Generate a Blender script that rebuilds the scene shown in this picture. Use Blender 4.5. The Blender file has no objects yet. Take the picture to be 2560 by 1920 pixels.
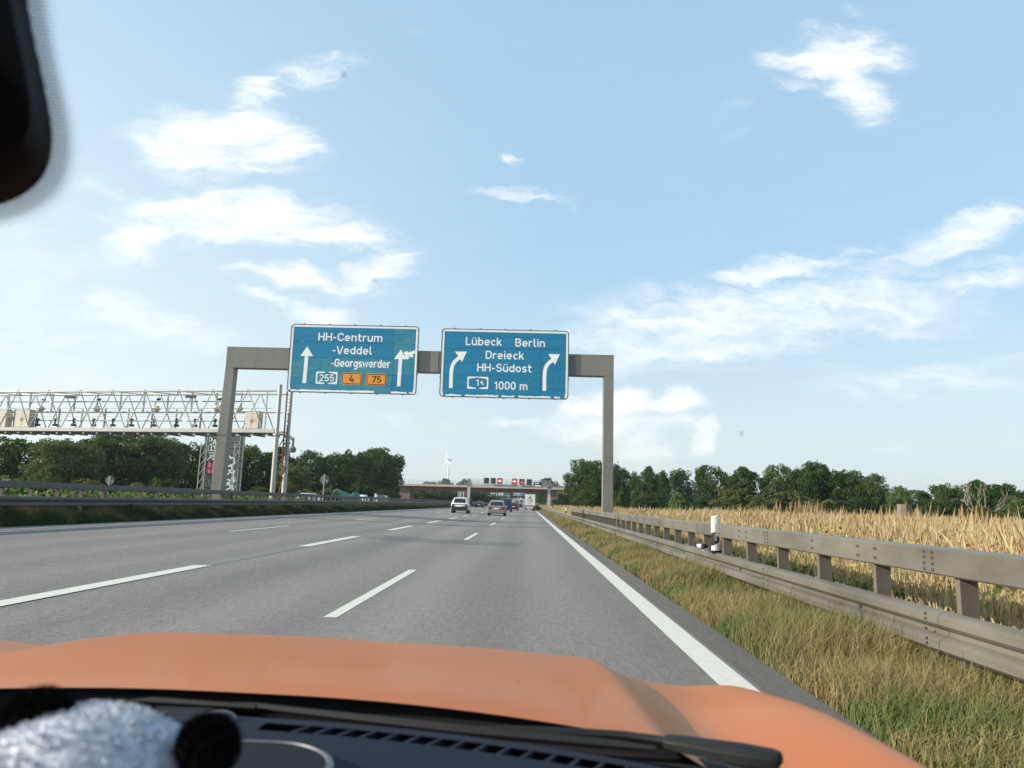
import bpy, math, random
import numpy as np
from math import sin, cos, tan, radians as R, pi, sqrt, atan2
from mathutils import Vector, Matrix
SC = bpy.context.scene
COL = SC.collection
rng = np.random.default_rng(7)

# ------------------------------------------------------------------ camera
H = 1.28                                   # eye height of the passenger above the road
TH, PS, RO = R(9.03), R(1.448), R(1.55)    # pitch up, yaw left, roll
F0 = 1880.0
fw = np.array([-sin(PS)*cos(TH), cos(PS)*cos(TH), sin(TH)])
r0 = np.array([cos(PS), sin(PS), 0.0]); u0 = np.cross(r0, fw)
RT = r0*cos(RO)+u0*sin(RO); UP = u0*cos(RO)-r0*sin(RO)
cam_d = bpy.data.cameras.new('camera'); cam = bpy.data.objects.new('camera', cam_d); COL.objects.link(cam)
cam.matrix_world = Matrix(((RT[0], UP[0], -fw[0], 0), (RT[1], UP[1], -fw[1], 0), (RT[2], UP[2], -fw[2], H), (0, 0, 0, 1)))
cam_d.sensor_width = 36; cam_d.lens = 36*F0/2560; cam_d.clip_start = 0.02; cam_d.clip_end = 8000
cam_d.dof.use_dof = True; cam_d.dof.focus_distance = 45; cam_d.dof.aperture_fstop = 6.2
SC.camera = cam

def at(px, py, Y):
    """world point seen at pixel (px, py) of the 2560 x 1920 photograph on the upright plane y = Y"""
    d = fw+RT*(px-1280)/F0-UP*(py-960)/F0
    return np.array([0, 0, H])+d*(Y/d[1])

# ------------------------------------------------------------------ sky, sun, exposure
SUN_EL, SUN_AZ_SLOPE = R(22), 0.22         # sun low on the left, a little behind the camera
ldir = Vector((1, SUN_AZ_SLOPE, 0)).normalized()*cos(SUN_EL)+Vector((0, 0, -sin(SUN_EL)))
sun_d = bpy.data.lights.new('sun', 'SUN'); sun = bpy.data.objects.new('sun', sun_d); COL.objects.link(sun)
sun.rotation_euler = ldir.to_track_quat('-Z', 'Y').to_euler(); sun.location = (-60, -10, 40)
sun_d.energy = 4.8; sun_d.angle = R(0.53); sun_d.color = (1.0, 0.90, 0.76)
SC.view_settings.view_transform = 'Standard'; SC.view_settings.look = 'None'
SC.view_settings.exposure = 0.62; SC.view_settings.gamma = 1.0
SC.cycles.max_bounces = 8; SC.cycles.transparent_max_bounces = 16

W = bpy.data.worlds.new("World"); SC.world = W; W.use_nodes = True
wn, wl = W.node_tree.nodes, W.node_tree.links
for n in list(wn): wn.remove(n)
def N(tree, kind, **kw):
    n = tree.nodes.new(kind)
    for k, v in kw.items():
        if k.startswith('i_'):
            key = k[2:]; key = int(key) if key.isdigit() else key.replace('_', ' ')
            n.inputs[key].default_value = v
        else: setattr(n, k, v)
    return n
def build_world():
    T = W.node_tree; L = T.links.new
    out = N(T, 'ShaderNodeOutputWorld'); bg = N(T, 'ShaderNodeBackground'); L(bg.outputs[0], out.inputs[0])
    sky = N(T, 'ShaderNodeTexSky', sky_type='NISHITA', sun_disc=False)
    sky.sun_elevation = SUN_EL
    sd = -ldir
    sky.sun_rotation = atan2(sd.x, sd.y)
    sky.air_density = 1.0; sky.dust_density = 1.2; sky.ozone_density = 1.6; sky.altitude = 20
    bg.inputs['Strength'].default_value = 0.15
    tc = N(T, 'ShaderNodeTexCoord'); sep = N(T, 'ShaderNodeSeparateXYZ'); L(tc.outputs['Generated'], sep.inputs[0])
    mx = N(T, 'ShaderNodeMath', operation='MAXIMUM', i_1=0.05); L(sep.outputs['Y'], mx.inputs[0])
    du = N(T, 'ShaderNodeMath', operation='DIVIDE'); L(sep.outputs['X'], du.inputs[0]); L(mx.outputs[0], du.inputs[1])
    dv = N(T, 'ShaderNodeMath', operation='DIVIDE'); L(sep.outputs['Z'], dv.inputs[0]); L(mx.outputs[0], dv.inputs[1])
    uv = N(T, 'ShaderNodeCombineXYZ'); L(du.outputs[0], uv.inputs[0]); L(dv.outputs[0], uv.inputs[1])
    # warp so that cloud outlines break up
    def warp(src, scale, amt, sx, sy, seed):
        mp = N(T, 'ShaderNodeMapping'); mp.inputs['Scale'].default_value = (sx, sy, 1); mp.inputs['Location'].default_value = (seed, seed*.7, 0)
        mp.inputs['Rotation'].default_value = (0, 0, R(-8))
        L(src, mp.inputs[0])
        nz = N(T, 'ShaderNodeTexNoise', i_Scale=scale, i_Detail=5.0, i_Roughness=.6); L(mp.outputs[0], nz.inputs['Vector'])
        sb = N(T, 'ShaderNodeVectorMath', operation='SUBTRACT'); sb.inputs[1].default_value = (.5, .5, .5); L(nz.outputs['Color'], sb.inputs[0])
        sc_ = N(T, 'ShaderNodeVectorMath', operation='SCALE'); sc_.inputs['Scale'].default_value = amt; L(sb.outputs[0], sc_.inputs[0])
        ad = N(T, 'ShaderNodeVectorMath', operation='ADD'); L(src, ad.inputs[0]); L(sc_.outputs[0], ad.inputs[1])
        return ad.outputs[0]
    w1 = warp(uv.outputs[0], 7.0, 0.085, 1.0, 1.7, 3.1)
    w2 = warp(w1, 26.0, 0.030, .7, 1.8, 9.2)
    # (x, y, half width, half height) in display px of the photograph at 2212 wide, tilt, density
    CL = [(480,312,205,68,6,1.0),(575,290,125,55,28,.98),(425,330,120,64,-5,.9),(560,205,95,34,-32,.85),(670,150,120,40,-14,.62),(470,375,80,40,30,.6),
          (520,472,285,60,2,1.0),(300,515,98,54,-25,.92),(700,500,190,34,7,.95),(355,445,120,35,-4,.9),(250,545,60,30,0,.5),
          (650,608,185,30,5,.95),(800,598,110,38,-24,1.0),(850,565,70,24,-18,.75),(560,655,60,18,14,.7),(680,678,80,28,4,.8),
          (250,665,120,45,8,.62),(390,715,150,42,8,.5),(130,720,170,60,0,.35),(210,405,90,16,8,.42),
          (1800,122,155,64,-6,1.12),(1845,185,95,66,50,1.0),(1730,180,90,30,4,.5),(1700,110,60,24,-10,.6),(1560,270,70,30,0,.3),(1600,235,50,20,0,.25),
          (1130,427,110,17,4,.72),(1105,350,20,30,-30,.6),(885,70,28,12,20,.35),(1840,12,40,20,20,.35),
          (2110,500,200,38,-17,.82),(2010,545,160,28,-12,.72),(1680,590,155,26,-9,.85),(1600,590,95,22,-14,.7),(1850,545,110,14,-20,.5),
          (1640,680,440,84,-9,.78),(1450,740,300,66,-5,.78),(1850,650,290,90,-4,.66),(2130,605,170,38,-8,.6),(1350,700,170,22,-10,.6),
          (1990,835,280,50,-5,.45),(2100,790,200,25,-8,.4),(1600,800,320,18,-4,.35),
          (1290,885,80,26,-4,1.1),(1350,868,66,34,0,1.3),(1440,880,66,28,0,1.15),(1150,900,90,14,-5,.85),(1320,920,170,38,0,.8),(1390,965,56,44,0,.78),(1510,945,38,38,0,.75),
          (860,915,50,14,0,.45),(1920,975,60,18,0,.3),(20,600,460,330,0,.26),(60,860,500,190,0,.30),(700,900,500,120,0,.22)]
    prev = None
    for cx, cy, rx, ry, ang, den in CL:
        if den <= 0: continue
        d = fw+RT*(cx*1.15732-1280)/F0-UP*(cy*1.15732-960)/F0
        mp = N(T, 'ShaderNodeMapping', vector_type='TEXTURE')
        mp.inputs['Location'].default_value = (d[0]/d[1], d[2]/d[1], 0)
        mp.inputs['Rotation'].default_value = (0, 0, -R(ang)-RO)
        k = 1.15732/F0*1.45
        mp.inputs['Scale'].default_value = (rx*k, ry*k, 1)
        L(w2, mp.inputs[0])
        ln = N(T, 'ShaderNodeVectorMath', operation='LENGTH'); L(mp.outputs[0], ln.inputs[0])
        mr = N(T, 'ShaderNodeMapRange', interpolation_type='SMOOTHSTEP', i_From_Min=0.1, i_From_Max=1.15, i_To_Min=den, i_To_Max=0.0); L(ln.outputs['Value'], mr.inputs[0])
        if prev is None: prev = mr.outputs[0]
        else:
            m = N(T, 'ShaderNodeMath', operation='SMOOTH_MAX', i_2=0.12); L(prev, m.inputs[0]); L(mr.outputs[0], m.inputs[1]); prev = m.outputs[0]
    mp = N(T, 'ShaderNodeMapping'); mp.inputs['Scale'].default_value = (.45, 1.9, 1); mp.inputs['Rotation'].default_value = (0, 0, R(12)); L(w1, mp.inputs[0])
    f1 = N(T, 'ShaderNodeTexNoise', i_Scale=20.0, i_Detail=10.0, i_Roughness=.66); L(mp.outputs[0], f1.inputs['Vector'])
    md = N(T, 'ShaderNodeMath', operation='MULTIPLY_ADD', i_1=2.2, i_2=-1.10); L(f1.outputs[0], md.inputs[0])
    # breaks only where there is cloud
    mm = N(T, 'ShaderNodeMath', operation='MULTIPLY', i_1=2.2, use_clamp=True); L(prev, mm.inputs[0])
    m2 = N(T, 'ShaderNodeMath', operation='MULTIPLY'); L(md.outputs[0], m2.inputs[0]); L(mm.outputs[0], m2.inputs[1])
    sm = N(T, 'ShaderNodeMath', operation='ADD'); L(prev, sm.inputs[0]); L(m2.outputs[0], sm.inputs[1])
    al = N(T, 'ShaderNodeMapRange', interpolation_type='SMOOTHSTEP', i_From_Min=0.05, i_From_Max=1.32, i_To_Min=0.0, i_To_Max=0.96); L(sm.outputs[0], al.inputs[0])
    fr = N(T, 'ShaderNodeMath', operation='GREATER_THAN', i_1=0.06); L(sep.outputs['Y'], fr.inputs[0])
    a2 = N(T, 'ShaderNodeMath', operation='MULTIPLY'); L(al.outputs[0], a2.inputs[0]); L(fr.outputs[0], a2.inputs[1])
    # thin summer haze in the air: paler blue everywhere, whiter towards the horizon
    el = N(T, 'ShaderNodeMapRange', interpolation_type='SMOOTHSTEP', i_From_Min=-0.02, i_From_Max=0.62, i_To_Min=0.82, i_To_Max=0.72); L(sep.outputs['Z'], el.inputs[0])
    eh = N(T, 'ShaderNodeMapRange', interpolation_type='SMOOTHSTEP', i_From_Min=0.02, i_From_Max=0.34); L(sep.outputs['Z'], eh.inputs[0])
    hc = N(T, 'ShaderNodeMix', data_type='RGBA'); hc.inputs['A'].default_value = HAZE_LOW; hc.inputs['B'].default_value = HAZE_HIGH; L(eh.outputs[0], hc.inputs['Factor'])
    hz = N(T, 'ShaderNodeMix', data_type='RGBA'); L(hc.outputs['Result'], hz.inputs['B']); L(el.outputs[0], hz.inputs['Factor']); L(sky.outputs[0], hz.inputs['A'])
    # bright aerosol glow of the air on the sun's side
    gx_ = N(T, 'ShaderNodeMapRange', interpolation_type='SMOOTHSTEP', i_From_Min=0.10, i_From_Max=-0.75, i_To_Min=0.0, i_To_Max=0.80); L(sep.outputs['X'], gx_.inputs[0])
    gz_ = N(T, 'ShaderNodeMapRange', interpolation_type='SMOOTHSTEP', i_From_Min=0.70, i_From_Max=0.12, i_To_Min=0.10, i_To_Max=1.0); L(sep.outputs['Z'], gz_.inputs[0])
    gm = N(T, 'ShaderNodeMath', operation='MULTIPLY'); L(gx_.outputs[0], gm.inputs[0]); L(gz_.outputs[0], gm.inputs[1])
    gl = N(T, 'ShaderNodeMix', data_type='RGBA'); gl.inputs['B'].default_value = (4.0, 4.5, 4.6, 1); L(gm.outputs[0], gl.inputs['Factor']); L(hz.outputs['Result'], gl.inputs['A']); hz = gl
    mix = N(T, 'ShaderNodeMix', data_type='RGBA'); mix.inputs['B'].default_value = CLOUD
    L(a2.outputs[0], mix.inputs['Factor']); L(hz.outputs['Result'], mix.inputs['A']); L(mix.outputs['Result'], bg.inputs['Color'])
HAZE_DENSITY = .00013
HAZE_LOW = (3.30, 3.78, 3.92, 1); HAZE_HIGH = (2.12, 3.22, 4.20, 1); CLOUD = (5.2, 5.25, 5.2, 1)
build_world()

# ------------------------------------------------------------------ materials
def srgb(r, g, b):
    f = lambda c: (c/255/12.92 if c/255 <= .04045 else ((c/255+.055)/1.055)**2.4)
    return (f(r), f(g), f(b))
MATS = {}
def mat(name, col, rough=.6, metal=0.0, var=0.0, scale=4.0, bump=0.0, bscale=60.0, coat=0.0, stretch=(1, 1, 1), col2=None, emit=None, detail=5.0, spec=.5):
    if name in MATS: return MATS[name]
    m = bpy.data.materials.new(name); m.use_nodes = True; MATS[name] = m
    T = m.node_tree; L = T.links.new; p = T.nodes['Principled BSDF']
    p.inputs['Base Color'].default_value = (*col, 1); p.inputs['Roughness'].default_value = rough
    p.inputs['Metallic'].default_value = metal; p.inputs['Coat Weight'].default_value = coat; p.inputs['Coat Roughness'].default_value = .08
    p.inputs['Specular IOR Level'].default_value = spec
    if emit: p.inputs['Emission Color'].default_value = (*col, 1); p.inputs['Emission Strength'].default_value = emit
    if var or bump or col2:
        tc = N(T, 'ShaderNodeTexCoord'); mp = N(T, 'ShaderNodeMapping'); mp.inputs['Scale'].default_value = stretch; L(tc.outputs['Object'], mp.inputs[0])
    if var or col2:
        nz = N(T, 'ShaderNodeTexNoise', i_Scale=scale, i_Detail=detail, i_Roughness=.65); L(mp.outputs[0], nz.inputs['Vector'])
        cr = N(T, 'ShaderNodeValToRGB'); L(nz.outputs[0], cr.inputs[0])
        a = tuple(c*(1-var) for c in col); b = tuple(min(1, c*(1+var)) for c in (col2 or col))
        cr.color_ramp.elements[0].position = .33; cr.color_ramp.elements[1].position = .67
        cr.color_ramp.elements[0].color = (*a, 1); cr.color_ramp.elements[1].color = (*b, 1); L(cr.outputs[0], p.inputs['Base Color'])
        rr = N(T, 'ShaderNodeMapRange', i_From_Min=.3, i_From_Max=.7, i_To_Min=max(.02, rough-.08), i_To_Max=min(1, rough+.08)); L(nz.outputs[0], rr.inputs[0]); L(rr.outputs[0], p.inputs['Roughness'])
    if bump:
        nb = N(T, 'ShaderNodeTexNoise', i_Scale=bscale, i_Detail=4.0); L(mp.outputs[0], nb.inputs['Vector'])
        bp = N(T, 'ShaderNodeBump', i_Strength=bump, i_Distance=.02); L(nb.outputs[0], bp.inputs['Height']); L(bp.outputs[0], p.inputs['Normal'])
    return m
def leafmat(name, c1, c2, trans=.35):
    m = bpy.data.materials.new(name); m.use_nodes = True; T = m.node_tree; L = T.links.new
    p = T.nodes['Principled BSDF']; out = T.nodes['Material Output']
    g = N(T, 'ShaderNodeNewGeometry'); cr = N(T, 'ShaderNodeValToRGB'); L(g.outputs['Random Per Island'], cr.inputs[0])
    cr.color_ramp.elements[0].color = (*c1, 1); cr.color_ramp.elements[1].color = (*c2, 1)
    tc = N(T, 'ShaderNodeTexCoord'); nz = N(T, 'ShaderNodeTexNoise', i_Scale=.55, i_Detail=2.0); L(tc.outputs['Object'], nz.inputs['Vector'])
    mr = N(T, 'ShaderNodeMapRange', i_From_Min=.3, i_From_Max=.7, i_To_Min=.72, i_To_Max=1.3); L(nz.outputs[0], mr.inputs[0])
    vm = N(T, 'ShaderNodeVectorMath', operation='SCALE'); L(cr.outputs[0], vm.inputs[0]); L(mr.outputs[0], vm.inputs['Scale'])
    L(vm.outputs[0], p.inputs['Base Color']); p.inputs['Roughness'].default_value = .7; p.inputs['Specular IOR Level'].default_value = .12
    tr = N(T, 'ShaderNodeBsdfTranslucent'); L(vm.outputs[0], tr.inputs[0])
    mx = N(T, 'ShaderNodeMixShader', i_0=trans); L(p.outputs[0], mx.inputs[1]); L(tr.outputs[0], mx.inputs[2]); L(mx.outputs[0], out.inputs[0])
    return m
def attrmat(name, trans=.3, rough=.7):
    m = bpy.data.materials.new(name); m.use_nodes = True; T = m.node_tree; L = T.links.new
    p = T.nodes['Principled BSDF']; out = T.nodes['Material Output']
    a = N(T, 'ShaderNodeAttribute', attribute_name='tint'); L(a.outputs['Color'], p.inputs['Base Color']); p.inputs['Roughness'].default_value = rough; p.inputs['Specular IOR Level'].default_value = .2
    tr = N(T, 'ShaderNodeBsdfTranslucent'); L(a.outputs['Color'], tr.inputs[0])
    mx = N(T, 'ShaderNodeMixShader', i_0=trans); L(p.outputs[0], mx.inputs[1]); L(tr.outputs[0], mx.inputs[2]); L(mx.outputs[0], out.inputs[0])
    return m

# ------------------------------------------------------------------ mesh helpers
class MB:
    def __init__(s): s.v = []; s.f = []; s.m = []
    def add(s, vs, fs, mi=0):
        b = len(s.v); s.v += [tuple(map(float, p)) for p in vs]; s.f += [tuple(b+i for i in f) for f in fs]; s.m += [mi]*len(fs); return s
    def box(s, x0, x1, y0, y1, z0, z1, mi=0, M=None):
        vs = [(x, y, z) for z in (z0, z1) for y in (y0, y1) for x in (x0, x1)]
        if M is not None: vs = [tuple(M @ Vector(p)) for p in vs]
        return s.add(vs, [(0, 2, 3, 1), (4, 5, 7, 6), (0, 1, 5, 4), (2, 6, 7, 3), (0, 4, 6, 2), (1, 3, 7, 5)], mi)
    def beam(s, a, b, w, h, mi=0):
        """square bar from a to b"""
        a, b = Vector(a), Vector(b); d = (b-a).normalized(); up = Vector((0, 0, 1)) if abs(d.z) < .95 else Vector((0, 1, 0))
        x = d.cross(up).normalized(); y = x.cross(d)
        vs = [p+x*i*w/2+y*j*h/2 for p in (a, b) for i, j in ((-1, -1), (1, -1), (1, 1), (-1, 1))]
        return s.add(vs, [(3, 2, 1, 0), (4, 5, 6, 7), (0, 1, 5, 4), (1, 2, 6, 5), (2, 3, 7, 6), (3, 0, 4, 7)], mi)
    def tube(s, pts, r, n=8, mi=0, cap=True):
        pts = [Vector(p) for p in pts]; rs = r if hasattr(r, '__len__') else [r]*len(pts); rings = []
        d0 = (pts[1]-pts[0]).normalized(); up = Vector((0, 0, 1)) if abs(d0.z) < .9 else Vector((0, 1, 0))
        x = d0.cross(up).normalized()
        for i, p in enumerate(pts):
            d = (pts[min(i+1, len(pts)-1)]-pts[max(i-1, 0)]).normalized()
            x = (x-d*x.dot(d)).normalized(); y = d.cross(x)
            rings.append([p+(x*cos(2*pi*k/n)+y*sin(2*pi*k/n))*rs[i] for k in range(n)])
        vs = [q for rg in rings for q in rg]
        fs = [(i*n+k, i*n+(k+1) % n, (i+1)*n+(k+1) % n, (i+1)*n+k) for i in range(len(pts)-1) for k in range(n)]
        if cap: fs += [tuple(range(n-1, -1, -1)), tuple((len(pts)-1)*n+k for k in range(n))]
        return s.add(vs, fs, mi)
    def loft(s, rings, close=True, cap=True, mi=0):
        n = len(rings[0]); vs = [q for rg in rings for q in rg]; fs = []
        for i in range(len(rings)-1):
            for k in range(n if close else n-1):
                fs.append((i*n+k, i*n+(k+1) % n, (i+1)*n+(k+1) % n, (i+1)*n+k))
        if cap and close: fs += [tuple(range(n-1, -1, -1)), tuple((len(rings)-1)*n+k for k in range(n))]
        return s.add(vs, fs, mi)
    def ball(s, c, r, nu=12, nv=8, mi=0, jit=0.0):
        rx, ry, rz = r if hasattr(r, '__len__') else (r, r, r); vs = [(c[0], c[1], c[2]-rz)]
        for j in range(1, nv):
            a = -pi/2+pi*j/nv
            for i in range(nu):
                q = 1+random.uniform(-jit, jit)
                vs.append((c[0]+rx*q*cos(a)*cos(2*pi*i/nu), c[1]+ry*q*cos(a)*sin(2*pi*i/nu), c[2]+rz*q*sin(a)))
        vs.append((c[0], c[1], c[2]+rz)); t = len(vs)-1; fs = [(0, 1+(i+1) % nu, 1+i) for i in range(nu)]
        for j in range(nv-2):
            for i in range(nu):
                a = 1+j*nu; fs.append((a+i, a+(i+1) % nu, a+nu+(i+1) % nu, a+nu+i))
        a = 1+(nv-2)*nu; fs += [(a+i, a+(i+1) % nu, t) for i in range(nu)]
        return s.add(vs, fs, mi)
    def prism(s, poly, y0, y1, mi=0):
        """outline (x, z) extruded from y0 to y1"""
        n = len(poly)
        vs = [(x, y0, z) for x, z in poly]+[(x, y1, z) for x, z in poly]
        return s.add(vs, [tuple(range(n)), tuple(range(2*n-1, n-1, -1))]+[(i, i+n, (i+1) % n+n, (i+1) % n) for i in range(n)], mi)
    def build(s, name, mats, parent=None, smooth=False, bevel=0.0, origin=None):
        me = bpy.data.meshes.new(name); vs = s.v
        if origin is not None: vs = [(a-origin[0], b-origin[1], c-origin[2]) for a, b, c in vs]
        me.from_pydata(vs, [], s.f)
        for m in (mats if isinstance(mats, (list, tuple)) else [mats]): me.materials.append(m)
        me.polygons.foreach_set('material_index', s.m)
        o = bpy.data.objects.new(name, me); COL.objects.link(o)
        if origin is not None: o.location = origin
        if smooth: me.polygons.foreach_set('use_smooth', [True]*len(s.f)); me.set_sharp_from_angle(angle=R(38))
        if bevel:
            b = o.modifiers.new('bevel', 'BEVEL'); b.width = bevel; b.segments = 2; b.limit_method = 'ANGLE'; b.angle_limit = R(40)
        if parent is not None: o.parent = parent
        me.update(); return o
def np_mesh(name, V, Q, m, tint=None, parent=None):
    me = bpy.data.meshes.new(name); n, q = len(V), len(Q)
    me.vertices.add(n); me.vertices.foreach_set('co', np.asarray(V, np.float32).ravel())
    me.loops.add(q*4); me.loops.foreach_set('vertex_index', np.asarray(Q, np.int32).ravel())
    me.polygons.add(q); me.polygons.foreach_set('loop_start', np.arange(0, q*4, 4, dtype=np.int32)); me.polygons.foreach_set('loop_total', np.full(q, 4, np.int32))
    me.update(calc_edges=True); me.materials.append(m)
    if tint is not None:
        a = me.attributes.new('tint', 'FLOAT_COLOR', 'POINT'); c = np.ones((n, 4), np.float32); c[:, :3] = tint; a.data.foreach_set('color', c.ravel())
    o = bpy.data.objects.new(name, me); COL.objects.link(o)
    if parent is not None: o.parent = parent
    return o
def tag(o, label, cat=None, group=None):
    o['label'] = label
    if cat: o['category'] = cat
    if group: o['group'] = group
    return o
def thing(name, label, cat, loc=(0, 0, 0), group=None, rz=0.0):
    o = bpy.data.objects.new(name, None); COL.objects.link(o); o.location = loc; o.rotation_euler = (0, 0, rz); o.empty_display_size = .3
    return tag(o, label, cat, group)
def setting(o, kind='structure'):
    o['kind'] = kind; return o
def copy_tree(o, parent=None):
    c = o.copy(); COL.objects.link(c); c.parent = parent
    for ch in o.children: copy_tree(ch, c)
    return c

# ------------------------------------------------------------------ ground, road
def prof(y):
    y = np.asarray(y, float); d = np.clip(y-250, 0, None)
    return np.where(d < 600, 2.9e-5*d*d, 2.9e-5*360000+.0348*(d-600)*np.clip(1-(d-600)/3000, .35, 1))
def xoff(y):
    d = np.clip(np.asarray(y, float)-250, 0, 900); return -3.3e-5*d*d
CX = [-4000, -120, -60, -40, -33.2, -19, -17, -15.4, -14.2, -3.5, 2.1, 3.0, 3.7, 12, 60, 4000]
CZ = [0, .1, .2, .3, .35, .35, .40, .32, .289, 0, 0, -.16, -.26, -.3, -.35, -.5]
def gz(x, y): return float(np.interp(x-xoff(y), CX, CZ)+prof(y))
YS = list(np.arange(-30, 60, 6))+list(np.arange(60, 250, 15))+list(np.arange(250, 900, 25))+[950, 1100, 1400, 2000, 3000, 4500]
def strip(name, xs, m, dz=0.0, ys=None, zf=None):
    ys = ys or YS; mb = MB(); n = len(xs)
    vs = [(x+float(xoff(y)), y, gz(x+float(xoff(y)), y)+dz+(zf(x, y) if zf else 0)) for y in ys for x in xs]
    mb.add(vs, [(j*n+i, j*n+i+1, (j+1)*n+i+1, (j+1)*n+i) for j in range(len(ys)-1) for i in range(n-1)])
    return setting(mb.build(name, m))
m_soil = mat('soil_and_turf', (.075, .085, .03), .95, var=.35, scale=1.3, col2=(.13, .115, .055))
gx = [-4000, -1500, -400, -120, -60, -40, -33.4, -33.2, -19, -18.8, -17, -15.4, -14.35, -14.2, -3.5, 2.05, 2.2, 2.6, 3.0, 3.7, 12, 30, 60, 150, 500, 1500, 4000]
strip('ground', gx, m_soil, 0, zf=lambda x, y: -.05 if (-14.3 < x < 2.1 or -33.3 < x < -18.9) else 0.0)

def asphalt(name, base, seam=False):
    m = bpy.data.materials.new(name); m.use_nodes = True; T = m.node_tree; L = T.links.new; p = T.nodes['Principled BSDF']
    g = N(T, 'ShaderNodeNewGeometry')
    def noise(scale, st=(1, 1, 1), det=5.0, rg=.6):
        mp = N(T, 'ShaderNodeMapping'); mp.inputs['Scale'].default_value = st; L(g.outputs['Position'], mp.inputs[0])
        n = N(T, 'ShaderNodeTexNoise', i_Scale=scale, i_Detail=det, i_Roughness=rg); L(mp.outputs[0], n.inputs['Vector']); return n.outputs[0]
    def rng_(src, a, b, lo, hi):
        r = N(T, 'ShaderNodeMapRange', i_From_Min=a, i_From_Max=b, i_To_Min=lo, i_To_Max=hi); L(src, r.inputs[0]); return r.outputs[0]
    def mul(a, b):
        k = N(T, 'ShaderNodeMath', operation='MULTIPLY'); L(a, k.inputs[0]); L(b, k.inputs[1]); return k.outputs[0]
    grain = rng_(noise(70, (1, .6, 1), det=3, rg=.85), .36, .64, .55, 1.45)
    mid = rng_(noise(20, (1, .22, 1)), .32, .68, .84, 1.16)
    big = rng_(noise(.6, (1, .08, 1)), .3, .7, .84, 1.13)
    v = mul(mul(grain, mid), big)
    # wheel tracks along the lanes: slightly darker and smoother rubbered bands
    sx = N(T, 'ShaderNodeSeparateXYZ'); L(g.outputs['Position'], sx.inputs[0])
    tr = N(T, 'ShaderNodeMath', operation='MULTIPLY_ADD', i_1=2*pi/1.83, i_2=.4); L(sx.outputs[0], tr.inputs[0])
    tn = N(T, 'ShaderNodeMath', operation='SINE'); L(tr.outputs[0], tn.inputs[0])
    v = mul(v, rng_(tn.outputs[0], -1, 1, .90, 1.06))
    # sparse pits and spots
    vo = N(T, 'ShaderNodeTexVoronoi', i_Scale=2.3); L(g.outputs['Position'], vo.inputs['Vector'])
    sp = rng_(vo.outputs['Distance'], .02, .06, .55, 1.0); v = mul(v, sp)
    if seam:   # dark tar joint between two paving strips, just right of the wide dashes
        wob = noise(.5, det=2); a = N(T, 'ShaderNodeMath', operation='MULTIPLY_ADD', i_1=.06, i_2=5.525); L(wob, a.inputs[0])
        s1 = N(T, 'ShaderNodeMath', operation='ADD'); L(sx.outputs[0], s1.inputs[0]); L(a.outputs[0], s1.inputs[1])
        ab = N(T, 'ShaderNodeMath', operation='ABSOLUTE'); L(s1.outputs[0], ab.inputs[0])
        v = mul(v, rng_(ab.outputs[0], .012, .028, .22, 1.0))
    cm = N(T, 'ShaderNodeVectorMath', operation='SCALE'); cm.inputs[0].default_value = base; L(v, cm.inputs['Scale']); L(cm.outputs[0], p.inputs['Base Color'])
    p.inputs['Roughness'].default_value = .82; p.inputs['Specular IOR Level'].default_value = .35
    bp = N(T, 'ShaderNodeBump', i_Strength=.9, i_Distance=.008); L(noise(130, det=2, rg=.7), bp.inputs['Height']); L(bp.outputs[0], p.inputs['Normal'])
    return m
m_road = asphalt('asphalt', (.212, .195, .174), True); m_road2 = asphalt('asphalt_opposite', (.18, .172, .165)); m_patch = asphalt('asphalt_repair', (.158, .152, .145)); m_edge = asphalt('asphalt_shoulder', (.135, .122, .108))
strip('road', [-14.3, -10, -6.5, -3.5, 0, 1.72], m_road, .0)
strip('shoulder', [1.72, 1.9, 2.11], m_edge, .0)
strip('road_opposite', [-33.2, -26, -19], m_road2, .0)
def ribbon(name, outline, m, dz):
    mb = MB(); vs = [(x, y, gz(x, y)+dz) for x, y in outline]; mb.add(vs, [tuple(range(len(vs)))]); return setting(mb.build(name, m))
ribbon('road_patch', [(-3.5, 23.9), (-.35, 23.3), (-.12, 25.4), (-3.5, 26.5)], m_patch, .004)
ribbon('road_patch', [(-5.3, 24.6), (-3.5, 23.9), (-3.5, 26.5), (-5.3, 27.4)], m_patch, .004)
ribbon('road_patch', [(-4.9, 41.2), (-3.5, 41.0), (-3.5, 42.4), (-4.8, 42.6)], m_patch, .004)
m_paint = mat('white_road_paint', (.61, .58, .51), .7, var=.09, scale=14, bump=.1, bscale=90)
def line_strip(name, x, w, y0, y1, step=6.0):
    ys = list(np.arange(y0, y1, step))+[y1]; mb = MB(); vs = []
    for y in ys:
        X = x+float(xoff(y)); vs += [(X-w/2, y, gz(X, y)+.004), (X+w/2, y, gz(X, y)+.004)]
    mb.add(vs, [(2*i, 2*i+1, 2*i+3, 2*i+2) for i in range(len(ys)-1)]); return setting(mb.build(name, m_paint))
line_strip('edge_line', 1.56, .25, -10, 700); line_strip('edge_line', -13.45, .25, 0, 700)
line_strip('edge_line', -19.6, .2, 20, 600); line_strip('edge_line', -32.5, .2, 20, 600)
def dash_line(x, w, first, per, n, ln=6.0):
    for k in range(n): line_strip('lane_marking', x, w, first+per*k, first+per*k+ln, 3.0)
dash_line(-2.13, .15, 8.45-18, 18, 20); dash_line(-5.70, .30, 7.4-12, 12.05, 28); dash_line(-9.50, .15, 6.3, 18, 18)
dash_line(-24, .15, 20, 18, 8); dash_line(-28.2, .15, 25, 18, 8)

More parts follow.
